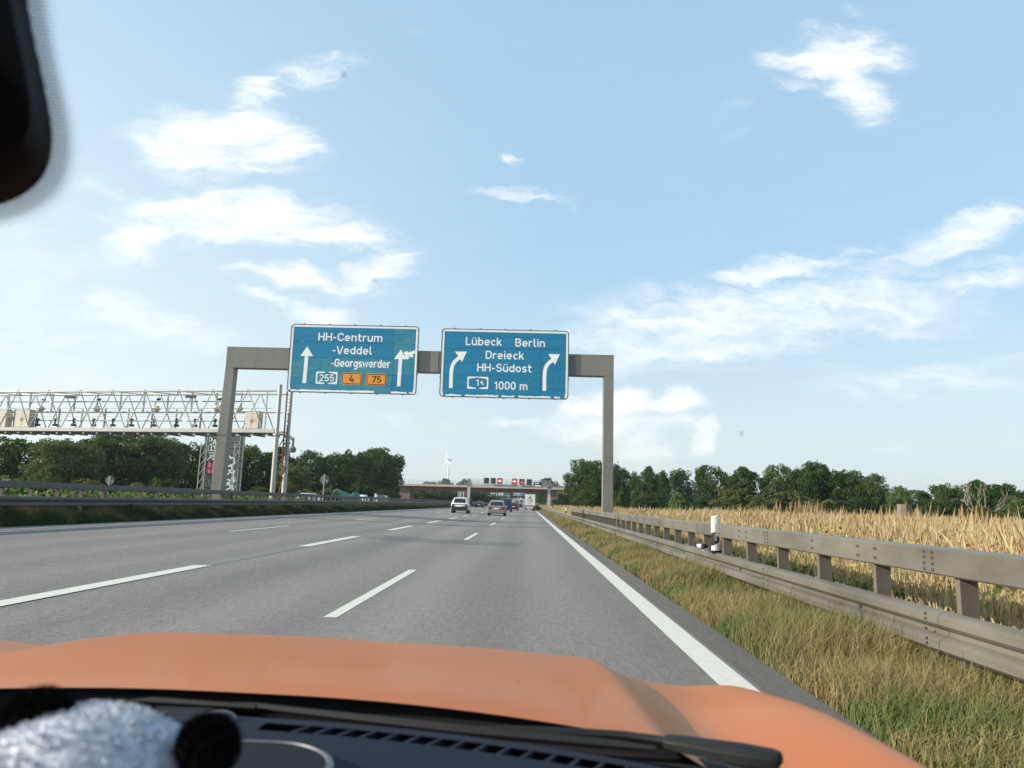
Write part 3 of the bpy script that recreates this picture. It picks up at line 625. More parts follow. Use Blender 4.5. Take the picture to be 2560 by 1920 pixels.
arrow_curved(s2, [(.712, 7.10), (.714, 8.05), (.83, 8.46), (1.16, 8.78)], [(.881, 9.046), (1.486, 9.052), (1.234, 8.483)])
badge_hex(s2, -3.305, -2.21, 7.117, 7.758, '1', -2.83, -2.70, 7.27, .36, torn=[(-2.554, 7.579), (-2.60, 7.50), (-2.63, 7.44), (-2.56, 7.40), (-2.52, 7.42), (-2.52, 7.35), (-2.476, 7.296), (-2.45, 7.40), (-2.50, 7.44), (-2.53, 7.50)])

# ------------------------------------------------------------------ toll gantry over the opposite carriageway
m_toll = mat('pale_galvanised_steel', (.46, .445, .40), .5, metal=.1, var=.06, scale=2); m_toll2 = mat('grey_steel_rail', (.20, .21, .21), .5, metal=.2); m_cab = mat('cream_cabinet_paint', (.56, .51, .42), .5, var=.04); m_gv = mat('grey_cabinet_side', (.22, .23, .22), .5)
m_yel = mat('yellow_sticker', (.75, .38, .03), .5); m_rust = mat('brown_cable_duct', (.20, .12, .085), .7, var=.2)
P0 = Vector((-16.35, 48, 0)); DR = Vector((-21.25, 4.0, 0)).normalized(); DP = Vector((-DR.y, DR.x, 0)); DP = DP if DP.y > 0 else -DP
tg = thing('toll_gantry', 'pale lattice toll gantry with cameras and cabinets over the opposite carriageway', 'gantry', tuple(P0))
def TP(s, d, z): return Vector((DR.x*s+DP.x*d, DR.y*s+DP.y*d, z))
LEN, ZT, ZB, DEP = 27.5, 8.12, 5.62, 1.55
mb = MB()
for d in (0, DEP):
    mb.tube([TP(.2, d, ZT), TP(LEN, d, ZT)], .07, 8); s = .9; mb.tube([TP(.8, d, ZT), TP(.8, d, ZB)], .045, 6)
    while s < LEN-1.5:
        mb.tube([TP(s+.05, d, ZT-.6 if s < 1 else ZB), TP(s+1.28, d, ZT)] if s >= 1 else [TP(1.0, d, ZB), TP(s+1.28, d, ZT)], .038, 6); mb.tube([TP(s+1.34, d, ZT), TP(s+2.56, d, ZB)], .038, 6); s += 2.56
s = .9
while s < LEN-1.5:
    mb.tube([TP(s+1.28, 0, ZT), TP(s+2.56, DEP, ZT)], .03, 5); mb.tube([TP(s+2.56, DEP, ZT), TP(s+3.84, 0, ZT)], .03, 5)
    mb.ball(tuple(TP(s+1.3, 0, ZT+.06)), .08, 6, 4); s += 2.56
mb.build('truss', m_toll, tg, smooth=True)
mb = MB()
for d in (0, DEP):
    a, b = TP(.1, d, ZB-.12), TP(LEN, d, ZB-.12); mb.beam(a, b, .12, .24)
mb.beam(TP(.1, DEP/2, ZB-.26), TP(LEN, DEP/2, ZB-.26), DEP-.16, .06, 1)
for k in range(26): mb.beam(TP(.6+k*1.06, -.02, ZB-.37), TP(.6+k*1.06, DEP, ZB-.37), .14, .1, 1)
mb.build('walkway', [m_toll, m_toll2], tg)
mb = MB()
for z, d, r_, seg in ((7.52, .75, .045, 3.6), (6.98, .1, .022, 27), (6.82, .9, .05, 27), (6.86, 1.5, .04, 27), (6.16, .4, .05, 4.4), (6.6, 0, .012, 27), (6.4, 0, .012, 27)):
    s = 2.4 if seg < 10 else .4
    while s < LEN-1:
        e = min(LEN, s+seg); mb.tube([TP(s, d, z), TP(e, d, z)], r_, 6, 1 if r_ > .04 and z > 7.2 else 0); s = e+.35
for k in range(14):
    s = 3.1+k*1.85; mb.beam(TP(s, .75, ZT), TP(s, .75, 6.85), .09, .09); mb.beam(TP(s+.9, .5, 6.98), TP(s+.9, .5, ZB), .08, .08, 1 if k % 2 else 0)
mb.build('handrail', [m_toll, m_toll2], tg, smooth=True)
def tcam(s, z, kind):
    mb = MB(); c = TP(s, .45, z)
    if kind == 'dome':
        ring = lambda r_, zz: [(c.x+r_*cos(2*pi*k/10), c.y+r_*.8*sin(2*pi*k/10), c.z+zz) for k in range(10)]
        mb.loft([ring(.14, -.22), ring(.22, -.14), ring(.23, -.06), ring(.30, -.03), ring(.30, .02), ring(.24, .04), ring(.2, .13), ring(.1, .19)]); m = m_cab
    elif kind == 'eye':
        mb.ball(tuple(c), (.13, .14, .13), 8, 6); mb.tube([c+Vector((0, -.05, -.1)), c+Vector((0, -.05, -.42))], .06, 6); mb.box(c.x-.13, c.x+.13, c.y-.12, c.y+.12, c.z-.43, c.z-.28); m = m_black
    elif kind == 'lamp':
        mb.box(c.x-.09, c.x+.09, c.y-.1, c.y+.1, c.z-.06, c.z+.06); mb.tube([c, c+Vector((.16, -.05, .06))], .05, 6); m = m_black
    else:
        mb.loft([[(c.x-.28, c.y-.2, c.z-.1), (c.x+.28, c.y-.2, c.z-.1), (c.x+.28, c.y+.2, c.z-.05), (c.x-.28, c.y+.2, c.z-.05)], [(c.x-.3, c.y-.22, c.z+.1), (c.x+.3, c.y-.22, c.z+.1), (c.x+.3, c.y+.22, c.z+.12), (c.x-.3, c.y+.22, c.z+.12)]]); m = m_gv
    mb.build('camera', m, tg, smooth=kind != 'box')
def S_at(px):   # distance along the gantry at which a photograph column falls
    best = min(np.arange(0, 27, .05), key=lambda s: abs(pixx(P0+TP(s, .3, 7))-px)); return float(best)
def pixx(p):
    v = np.array(p)-np.array([0, 0, H]); return 1280+F0*(v@RT)/(v@fw)
for px in (540/5.53, 1310/5.53, 2140/5.53, 400+770/5.53, 400+1075/5.53): tcam(S_at(px), 7.0, 'dome')
for px in (520/5.53, 765/5.53, 1020/5.53, 1295/5.53, 1565/5.53, 1825/5.53, 2130/5.53, 400+225/5.53, 400+490/5.53, 400+765/5.53): tcam(S_at(px), 6.2, 'eye')
for px in (565/5.53, 1330/5.53, 2165/5.53, 400+795/5.53): tcam(S_at(px), 7.62, 'lamp')
for px in (930/5.53, 400+390/5.53): tcam(S_at(px), 7.78, 'box')
def cabinet(px0, px1, z0, z1, vis):
    a, b = sorted((S_at(px0), S_at(px1))); c = thing('cabinet', '', None, tuple(TP((a+b)/2, .25, z0))); del c['label']; c.parent = tg
    w = (b-a)/2; mb = MB(); mb.box(-w, w, -.25, .3, .0, z1-z0, 0); mb.box(-w-.03, w+.03, -.28, .33, z1-z0, z1-z0+.03)
    mb.build('housing', [m_cab], c, bevel=.03)
    mb = MB(); mb.box(-.008, .008, -.256, -.2515, .06, z1-z0-.05); mb.box(-.11, -.03, -.262, -.2515, .34*(z1-z0), .55*(z1-z0)); mb.box(.03, .10, -.262, -.2515, .34*(z1-z0), .55*(z1-z0)); mb.build('door_handle', m_gv, c)
    mb = MB(); mb.box(.16, .36, -.258, -.2515, .45*(z1-z0), .55*(z1-z0)); mb.build('sticker', m_yel, c)
    mb = MB(); mb.tube([(-w, -.1, .7*(z1-z0)), (-w-.12, -.1, .66*(z1-z0)), (-w-.15, -.1, .3*(z1-z0)), (-w-.16, -.1, 0)], .018, 6); mb.tube([(w, -.1, .7*(z1-z0)), (w+.12, -.1, .66*(z1-z0)), (w+.15, -.1, .3*(z1-z0))], .018, 6); mb.build('cable', m_toll2, c)
    c.rotation_euler = (0, 0, atan2(-DR.y, -DR.x))
cabinet(621, 655, ZB+.02, 6.75, 1); cabinet(50, 84, ZB+.02, 6.85, 1); cabinet(-22, 27, ZB+.02, 6.85, 1)
# pylons at the near end
for d in (0, DEP-.1):
    b = Vector((.08, 0, 0))+DP*d
    mb = MB(); mb.tube([b+Vector((0, 0, .2)), b+Vector((0, 0, 1.3))], .17, 12); mb.tube([b+Vector((0, 0, 1.3)), b+Vector((0, 0, 5.25))], [.165, .145], 12); mb.tube([b+Vector((0, 0, 5.25)), b+Vector((0, 0, 8.5))], .125, 12)
    mb.tube([b+Vector((0, 0, 5.2)), b+Vector((0, 0, 5.32))], .24, 12); mb.tube([b+Vector((0, 0, .32)), b+Vector((0, 0, .46))], .33, 12); mb.ball((b.x, b.y, 8.5), (.125, .125, .05), 12, 4); mb.build('pylon', m_toll, tg, smooth=True)
mb = MB(); c = Vector((.12, 0, 0))+DP*(DEP*.55)
mb.beam(c+Vector((.0, 0, 3.1)), c+Vector((0, 0, 8.2)), .07, .1); mb.beam(c+Vector((.2, .0, 3.0)), c+Vector((.2, 0, 6.8)), .05, .06)
for k in range(20): mb.beam(c+Vector((0, 0, 3.2+k*.25)), c+Vector((.2, 0, 3.2+k*.25)), .03, .03)
mb.beam(c+Vector((-.02, -.05, 2.7)), c+Vector((.26, -.05, 3.3)), .2, .2); mb.beam(c+Vector((-.35, 0, 4.0)), c+Vector((.5, 0, 4.05)), .06, .06); mb.beam(c+Vector((.2, 0, 3.7)), c+Vector((.2, 0, 4.6)), .1, .04)
mb.beam(c+Vector((-.2, .0, 1.0)), c+Vector((.05, .3, 2.6)), .05, .05); mb.beam(c+Vector((-.25, 0, 4.6)), c+Vector((.05, 0, 5.2)), .05, .05)
mb.build('cable_ladder', m_rust, tg)
mb = MB(); k = c+Vector((.65, -.2, 4.72)); mb.beam(c+Vector((.05, -.1, 4.75)), k+Vector((-.12, 0, .05)), .06, .08); mb.beam(k+Vector((.05, 0, -.02)), k+Vector((.05, 0, .35)), .1, .16); mb.beam(k+Vector((-.12, 0, .32)), k+Vector((.1, 0, .38)), .1, .14)
mb.loft([[(k.x+.05+r_*cos(2*pi*i/10), k.y+r_*sin(2*pi*i/10), k.z+zz) for i in range(10)] for r_, zz in ((.15, -.55), (.2, -.5), (.24, -.32), (.26, -.28), (.12, -.18), (.06, -.02))]); mb.build('camera', m_gv, tg, smooth=True)

# ------------------------------------------------------------------ back of the big sign across the opposite carriageway, with graffiti
m_back = mat('grey_sign_back', (.105, .115, .105), .55, metal=.2, var=.1, scale=1.5); m_lat = mat('galvanised_lattice', (.42, .44, .42), .45, metal=.3); m_spray = mat('white_spray_paint', (.75, .80, .78), .7); m_pink = mat('pink_spray_paint', (.62, .13, .19), .7, var=.12, scale=3); m_maroon = mat('maroon_spray_paint', (.10, .015, .03), .7)
bd = thing('sign_board', 'rear of a tall grey sign board on lattice legs, covered in white and pink graffiti', 'road sign', (-34.7, 85, .3))
O = Vector((-34.7, 0, .3))
def BV(x, y, z): return (x-O.x, y, z-O.z)
mb = MB(); mb.prism([(a-O.x, b-O.z) for a, b in roundrect(-37.02, -32.42, 1.5, 8.08, .18)], -.02, .04); mb.build('panel', m_back, bd)
mb = MB()
for z in (2.3, 3.0, 3.75, 4.5, 5.25, 6.0, 6.75, 7.4): mb.box(-36.98-O.x, -32.46-O.x, -.10, -.022, z-O.z-.035, z-O.z+.035)
for z in (2.65, 4.1, 5.6, 7.05): mb.box(-36.2-O.x, -36.05-O.x, -.06, -.023, z-O.z-.3, z-O.z+.3)
mb.build('rear_rail', m_gv, bd)
for xa, xb in ((-37.0, -36.68), (-33.2, -32.88)):
    mb = MB()
    for dx in (0, 1.25):
        if dx and xa < -35: pass
    mb.beam(BV(xb, -.14, .2), BV(xb, -.14, 8.1), .08, .08); mb.beam(BV(xb-.02, -1.6, .2), BV(xb-.02, -1.6, 7.2), .08, .08)
    z = .5
    while z < 6.9: mb.beam(BV(xb-.02, -1.6, z), BV(xb, -.14, z+1.0), .05, .05); mb.beam(BV(xb-.02, -1.6, z+.02), BV(xb, -.14, z+.02), .04, .04); z += 1.0
    mb.build('lattice_leg', m_lat, bd)
for xb in (-35.45, -32.5):
    mb = MB(); mb.beam(BV(xb, -.7 if xb < -34 else -.08, .2), BV(xb, -.7 if xb < -34 else -.08, 7.2 if xb < -34 else 8.0), .07, .07); mb.build('strut', m_lat, bd)
YG = -.112
gr = MB()
def gtext(s, x0, x1, z, cap, sl=0): text(gr, s, x0-O.x, x1-O.x, z-O.z, cap, YG, .2, 0, sl)
gtext('P', -36.5, -36.1, 7.2, .65, -.2); gtext('A', -36.05, -35.6, 7.0, .62, -.2); gr.ball(BV(-36.22, YG, 7.0), (.11, .01, .11), 8, 6)
gtext('L', -36.55, -36.2, 6.28, .6); gtext('L', -36.2, -35.85, 6.30, .6); gtext('Y', -35.9, -35.5, 6.15, .75)
gr.build('graffiti', m_spray, bd); gr = MB()
for pts in ([(-36.45, 6.02), (-36.2, 6.1)], [(-36.15, 6.05), (-35.8, 6.1), (-35.7, 5.85), (-36.0, 5.75), (-36.15, 5.9)], [(-36.62, 5.45), (-36.4, 5.1), (-36.3, 5.45), (-36.1, 5.55), (-36.2, 5.8), (-36.0, 5.85)], [(-36.0, 5.75), (-35.8, 5.55)]):
    stroke(gr, [(a-O.x, b-O.z) for a, b in pts], .11, YG)
gr.ball(BV(-35.83, YG, 5.35), (.1, .01, .1), 8, 6)
gr.build('graffiti', m_spray, bd); gr = MB()
for pts in ([(-34.1, 5.9), (-33.8, 5.5), (-33.45, 5.6), (-33.35, 5.0), (-33.7, 4.7)], [(-34.15, 4.4), (-33.8, 4.75), (-33.5, 4.3), (-33.9, 4.1), (-33.4, 3.7), (-33.3, 4.2)], [(-34.2, 3.0), (-34.1, 3.6), (-33.8, 3.9)], [(-34.15, 3.1), (-33.7, 3.05), (-33.75, 2.75), (-34.2, 2.7)], [(-33.35, 4.0), (-33.3, 2.9)], [(-34.2, 2.4), (-33.8, 2.65), (-33.6, 2.35), (-33.3, 2.45), (-33.5, 2.1)], [(-34.3, 1.95), (-33.9, 2.0), (-33.6, 2.2), (-33.2, 2.1), (-33.3, 1.7)], [(-33.6, 3.3), (-33.1, 3.0), (-33.4, 2.7)]):
    stroke(gr, [(a-O.x, b-O.z) for a, b in pts], .15, YG+random.uniform(-.003, .003))
gr.build('graffiti', m_spray, bd)
mb = MB(); hp = A(-36.27, 4.72, .36, .38, 160, 20)+A(-35.75, 4.75, .34, .36, 150, 0)+A(-35.75, 4.1, .34, .38, 0, -120)+A(-36.22, 4.1, .34, .42, -60, -180)
mb.add([(a-O.x, YG+.004, b-O.z) for a, b in hp], [tuple(range(len(hp)))])
for pts in ([(-36.0, 5.0), (-36.02, 3.8)], [(-36.6, 4.35), (-35.45, 4.35)], [(-36.6, 4.4), (-36.4, 5.0)], [(-35.85, 4.9), (-35.6, 4.55), (-35.9, 4.6)], hp[::3]+[hp[0]]):
    stroke(mb, [(a-O.x, b-O.z) for a, b in pts], .1, YG-.001, 1)
mb.build('graffiti', [m_pink, m_maroon], bd)

# small round signs seen from behind
m_disc = mat('grey_sign_rear', (.16, .17, .165), .5, metal=.2)
def round_sign(x, y, zc, label, ztop, r=.38):
    zg = gz(x, y); t = thing('round_sign', label, 'road sign', (x, y, zg), 'round signs seen from behind')
    mb = MB(); mb.prism([(r*cos(2*pi*k/28), zc-zg+r*sin(2*pi*k/28)) for k in range(28)], 0, .03); mb.build('disc', m_disc, t)
    mb = MB(); mb.tube([(-.02, -.05, -.2), (-.02, -.05, ztop-zg)], .034, 8); mb.build('pole', m_lat, t)
    mb = MB(); mb.box(.1, .28, -.006, -.002, zc-zg-.08, zc-zg-.02); mb.box(.16, .22, -.006, -.002, zc-zg-.25, zc-zg-.08); mb.build('sticker', m_spray, t)
round_sign(-35.73, 64, 2.32, 'grey round sign back on a pole below the dark trees at the left', 2.72)
round_sign(-16.5, 61, 2.79, 'round sign back with white sticker on a pole right of the toll gantry pylon', 3.22)
mb = MB(); mb.box(-20.3, -20.08, 100, 100.2, .3, 2.1); mb.box(-20.02, -19.92, 100, 100.1, .3, 2.0); tag(mb.build('marker_post', m_white), 'narrow white marker post between the two oncoming vehicles', 'post')

# ------------------------------------------------------------------ overpass
m_conc = mat('pale_concrete_fascia', (.50, .42, .31), .85, var=.1, scale=.6); m_girder = mat('red_oxide_girder', (.16, .045, .034), .6, var=.12, scale=.4); m_abut = mat('brown_abutment', (.20, .135, .10), .9, var=.2, scale=.5); m_brail = mat('bridge_railing_steel', (.36, .42, .44), .5)
br = thing('overpass_bridge', 'road bridge with red girder and pale deck edge crossing over the motorway', 'bridge', (-16, 242, 0))
def bb(x0, x1, y0, y1, z0, z1): mb_ = MB(); mb_.box(x0+16, x1+16, y0, y1, z0, z1); return mb_
bb(-46, 22, 0, 10, 6.0, 6.72).build('deck', m_conc, br, bevel=.05)
mb = MB()
for y in (.6, 5, 9.0): mb.loft([[(x+16, y, zb), (x+16, y+.4, zb), (x+16, y+.4, 5.998), (x+16, y, 5.998)] for x, zb in ((-38, 4.9), (-20, 4.75), (-5, 4.95), (6.3, 4.8))])
mb.build('girder', m_girder, br)
bb(-47, -38, 1.2, 9, .2, 5.99).build('abutment', m_abut, br); ab = bb(6.0, 22, 1.2, 9, -.4, 5.99).build('abutment', m_abut, br)
bb(-20.2, -19.2, .5, 9.3, 0, 4.74).build('pier', m_girder, br, bevel=.1)
mb = MB()
for z in (7.0, 7.3, 7.6, 7.95): mb.box(-30, 38, .1, .16, z-.03, z+.03)
for k in range(46): mb.box(-30+k*1.5, -30+k*1.5+.08, .08, .18, 6.72, 8.0)
mb.build('railing', m_brail, br)
mb = MB(); text(mb, 'DESD', 9.3+16, 12.4+16, 4.72, .95, 1.18, .17); mb.build('graffiti', mat('yellow_spray_paint', (.75, .70, .30), .8), br)
# variable message gantry in front of the bridge
m_vf = mat('light_grey_gantry', (.48, .50, .47), .5, metal=.1); m_vbox = mat('grey_gantry_head', (.22, .245, .25), .5)
vg = thing('display_gantry', 'pale steel gantry with railed walkway holding electronic signs before the bridge', 'gantry', (-6, 225, 0))
for x0, x1, w in ((-18.05, -17.1, .8), (5.8, 6.75, .8)):
    mb = MB(); mb.box(x0+6, x0+6+w, .1, .7, .0, 6.1); mb.build('post', m_vf, vg, bevel=.04)
    mb = MB(); mb.box(x0+6-.15, x0+6+1.15, -.05, .95, 6.0, 7.25); mb.build('post_head', m_vbox, vg, bevel=.04)
mb = MB(); mb.box(-17+6, 5.7+6, -.0, .9, 6.35, 6.8); mb.box(-9.3+6, 4.5+6, -.05, -.01, 6.1, 6.35); mb.build('crossbeam', m_vf, vg)
mb = MB()
for z in (7.2, 7.7, 8.2): mb.box(-17.9+6, 6.7+6, -.04, .04, z-.05, z+.05); mb.box(-17.9+6, 6.7+6, .9, .96, z-.05, z+.05)
for k in range(18): mb.box(-17.9+6+k*1.43, -17.9+6+k*1.43+.12, -.05, .05, 6.8, 8.25)
mb.build('railing', m_vf, vg)
m_led = mat('dark_led_panel', (.035, .038, .04), .4); m_ledfr = mat('led_panel_frame', (.45, .46, .46), .5)
m_red = mat('red_led', (1.0, .06, .10), .5, emit=.75); m_wled = mat('white_led', (1, .9, .8), .5, emit=.8); m_oled = mat('orange_led', (1, .35, .05), .5, emit=.7); m_faint = mat('faint_led', (.35, .05, .05), .5, emit=.35); m_redbg = mat('red_glow_led_panel', (.10, .008, .012), .5, emit=.3)
def vms(x0, x1, z0, z1, label, kind):
    cx, cz = (x0+x1)/2, (z0+z1)/2; w, h = (x1-x0)/2, (z1-z0)/2
    t = thing('electronic_sign', label, 'electronic sign', (cx, 224, cz), 'electronic signs over the lanes')
    mb = MB(); mb.box(-w, w, 0, .35, -h, h); mb.build('housing', m_ledfr, t, bevel=.03)
    mb = MB(); mb.box(-w+.12, w-.12, -.012, -.002, -h+.14, h-.06); mb.build('led_panel', m_redbg if kind == 'truck' else m_led, t)
    mb = MB(); o = .05
    if kind == 'truck':
        ring_mesh(mb, [(.58*cos(2*pi*k/24), o+.58*sin(2*pi*k/24)) for k in range(24)], [(.42*cos(2*pi*k/24), o+.42*sin(2*pi*k/24)) for k in range(24)], -.02); mb.build('red_ring', m_red, t)
        mb = MB(); mb.box(-.34, .02, -.03, -.015, o-.1, o+.2); mb.box(.04, .3, -.03, -.015, o-.1, o+.12); mb.box(-.3, -.2, -.03, -.015, o-.2, o-.12); mb.box(.1, .2, -.03, -.015, o-.2, o-.12); mb.build('truck_symbol', m_wled, t)
    elif kind == 'jam':
        stroke(mb, [(-.5, o-.4), (0, o+.5), (.5, o-.4), (-.5, o-.4)], .05, -.02); mb.build('red_triangle', m_red, t)
        mb = MB()
        for dx, dz in ((-.2, -.2), (0, .05), (.2, -.2)): mb.box(dx-.09, dx+.09, -.03, -.015, o+dz-.08, o+dz+.08)
        mb.build('car_symbol', m_oled, t)
    elif kind == 'faint': stroke(mb, [(-.2, .3), (-.15, -.1), (.25, -.2)], .06, -.02); mb.build('symbol', m_faint, t)
    elif kind == 'text':
        text(mb, '4', -.8, -.5, .15, .42, -.02, .14); text(mb, ',0', -.42, -.05, .15, .42, -.02, .14); text(mb, 't', .1, .3, .15, .42, -.02, .14)
        for k in range(8): mb.box(-.85+k*.22, -.70+k*.22, -.022, -.015, -.50, -.30)
        mb.build('lettering', m_wled, t)
    return t
vms(-13.26, -11.61, 6.85, 8.66, 'blank dark electronic sign, leftmost in the row', 'off'); vms(-11.24, -9.62, 6.85, 8.66, 'dark electronic sign with a faint symbol, left of the left red lit one', 'faint')
vms(-9.32, -7.65, 6.84, 8.66, 'electronic sign with glowing red ring, the left one of two', 'truck'); vms(-4.93, -3.28, 6.78, 8.62, 'electronic sign with glowing red ring, the right one of two', 'truck')
vms(-2.82, -1.15, 6.72, 8.58, 'electronic sign with a lit warning triangle and orange dots', 'jam'); vms(-.6, 1.08, 6.68, 8.56, 'blank dark electronic sign right of the lit triangle', 'off')
t = vms(1.4, 4.1, 6.2, 7.86, 'wide dark electronic sign with white lettering, lowest in the row', 'text')

# ------------------------------------------------------------------ beyond the bridge
m_far = mat('far_gantry_grey', (.42, .45, .45), .6); m_fsign = mat('far_sign_backs', (.62, .64, .60), .6); m_fblue = mat('far_sign_blue', (.02, .22, .36), .5)
fz = gz(-20, 450)
t = thing('far_gantry', 'distant pale gantry with five white boxes seen under the bridge', 'gantry', (-20, 450, fz))
for x in (-28.5, -11.4): mb = MB(); mb.box(x+20-.2, x+20+.2, 0, .5, -1, 5.4); mb.build('post', m_far, t)
mb = MB(); mb.box(-28.5+20, -11.4+20, 0, .5, 3.9, 4.4); mb.box(-28.5+20, -11.4+20, 0, .1, 5.25, 5.4)
for k in range(9): mb.box(-8.5+k*2.1, -8.4+k*2.1, 0, .1, 4.4, 5.3)
mb.build('crossbeam', m_far, t)
for k in range(5): mb = MB(); mb.box(-2.4+k*1.62, -1.2+k*1.62, -.4, -.05, 4.45, 5.9); mb.build('sign_box', m_fsign, t)
t = thing('far_motorway_sign', 'distant blue motorway sign with white stripes above the road behind the bridge', 'road sign', (-8, 600, gz(-8, 600)))
zz = 7.38-gz(-8, 600)
mb = MB(); mb.box(-3.9, 3.4, 0, .1, zz, zz+2.95); mb.box(4.6, 5.4, 0, .1, zz, zz+2.9); mb.build('panel', m_fblue, t)
mb = MB()
for x in (-3.85, -2.9, 2.3, 3.2, 4.62, 5.25): mb.box(x, x+.16, -.05, -.01, zz+.1, zz+2.8)
for z in (.5, 1.1, 1.7, 2.2): mb.box(-1.8, 1.6, -.05, -.01, zz+z, zz+z+.25)
mb.build('lettering', m_fsign, t); mb = MB(); mb.box(-.2, .2, .2, .6, -1, zz+2); mb.build('post', m_far, t)
t = thing('warning_sign', 'triangular sign back on a pole beside the left guard rail', 'road sign', (-15.75, 205, gz(-15.75, 205)))
zt = 2.75-t.location.z; mb = MB(); mb.prism([(-.55, zt-.95), (.55, zt-.95), (0, zt)], 0, .04); mb.build('plate', m_disc, t); mb = MB(); mb.tube([(0, .06, -.2), (0, .06, zt-.1)], .05, 6); mb.build('pole', m_lat, t)
t = thing('roadside_sign', 'pale sign panel on two thin poles left of the display gantry post', 'road sign', (-20.9, 236, .3))
mb = MB(); mb.box(-1.1, 1.0, 0, .06, 1.2, 4.3); mb.build('panel', mat('pale_panel', (.25, .23, .20), .7), t)
for x in (-.25, .75): mb = MB(); mb.box(x, x+.22, -.12, -.01, -.3, 4.3); mb.build('pole', m_fsign, t)
t = thing('roadside_board', 'small white and blue board at the foot of the right gantry post', 'road sign', (5.9, 218, gz(5.9, 218)))
mb = MB(); mb.box(-.42, .42, 0, .06, 1.0, 1.9); mb.build('panel', m_white, t); mb = MB(); mb.box(-.25, .25, -.01, -.003, 1.5, 1.8); mb.build('mark', mat('dark_blue_mark', (.05, .06, .2), .5), t); mb = MB(); mb.box(-.05, .05, .07, .12, -.3, 1.8); mb.build('pole', m_lat, t)
# wind turbine
m_tur = mat('white_turbine_paint', (.8, .8, .79), .4)
tb = thing('wind_turbine', 'white wind turbine far beyond the bridge', 'wind turbine', (-149, 1400, -2))
mb = MB(); mb.tube([(0, 0, 0), (0, 0, 79)], [2.3, 1.3], 14); mb.build('tower', m_tur, tb, smooth=True)
mb = MB(); mb.loft([[(x, -2.2+2*sx_, 80+zz_) for x, zz_ in ((-1.4*k, -1.6*k), (1.4*k, -1.6*k), (1.6*k, .6*k), (1.0*k, 1.7*k), (-1.0*k, 1.7*k), (-1.6*k, .6*k))] for sx_, k in ((-1, .7), (0, 1), (2.5, 1), (3.8, .6))]); mb.build('nacelle', m_tur, tb, smooth=True)
mb = MB(); mb.ball((0, -4.9, 80.2), (1.2, 1.8, 1.2), 10, 8); mb.build('hub', m_tur, tb, smooth=True)
for a, tw in ((R(97), 1.0), (R(97+120), .8), (R(97+240), .8)):
    mb = MB(); d = Vector((cos(a)*.55, -cos(a)*.83, sin(a))).normalized() if False else Vector((cos(a), 0, sin(a)))
    rings = []
    for q, c_ in ((0, .7), (.08, .8), (.2, 1.7), (.5, 1.15), (.85, .6), (1, .15)):
        p = Vector((0, -4.9, 80.2))+d*(q*26); n_ = Vector((-d.z, 0, d.x))
        rings.append([p+n_*c_+Vector((0, .25*c_, 0)), p+Vector((0, -.25*c_-.1, 0)), p-n_*c_*.5, p+Vector((0, .3*c_+.1, 0))])
    mb.loft(rings); mb.build('blade', m_tur, tb, smooth=True)
tb.rotation_euler = (0, 0, R(-62))
# ------------------------------------------------------------------ trees and bushes
m_bark = mat('bark', (.085, .065, .05), .9, var=.3, scale=6, bump=.3, bscale=20)
LM = {'dark': leafmat('leaf_dark', (.024, .060, .014), (.080, .140, .030)), 'mid': leafmat('leaf_mid', (.040, .082, .018), (.118, .175, .042)),
      'willow': leafmat('leaf_willow', (.070, .105, .034), (.155, .20, .074)), 'olive': leafmat('leaf_olive', (.085, .105, .03), (.175, .18, .06)),
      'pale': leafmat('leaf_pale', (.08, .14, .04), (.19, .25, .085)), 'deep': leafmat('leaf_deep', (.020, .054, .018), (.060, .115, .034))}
def leaf_quads(C, size, r, up=.35, elong=1.5):
    n = len(C); d = r.normal(size=(n, 3)); d[:, 2] += up; d /= np.linalg.norm(d, axis=1)[:, None]
    a = r.normal(size=(n, 3)); t1 = np.cross(d, a); t1 /= np.linalg.norm(t1, axis=1)[:, None]+1e-9; t2 = np.cross(d, t1)
    s = (size*r.uniform(.55, 1.35, n))[:, None]
    V = np.stack([C+t1*s*elong*.5, C+t2*s*.5, C-t1*s*elong*.5+d*s*.15, C-t2*s*.5], 1).reshape(-1, 3)
    return V, np.arange(4*n).reshape(n, 4)
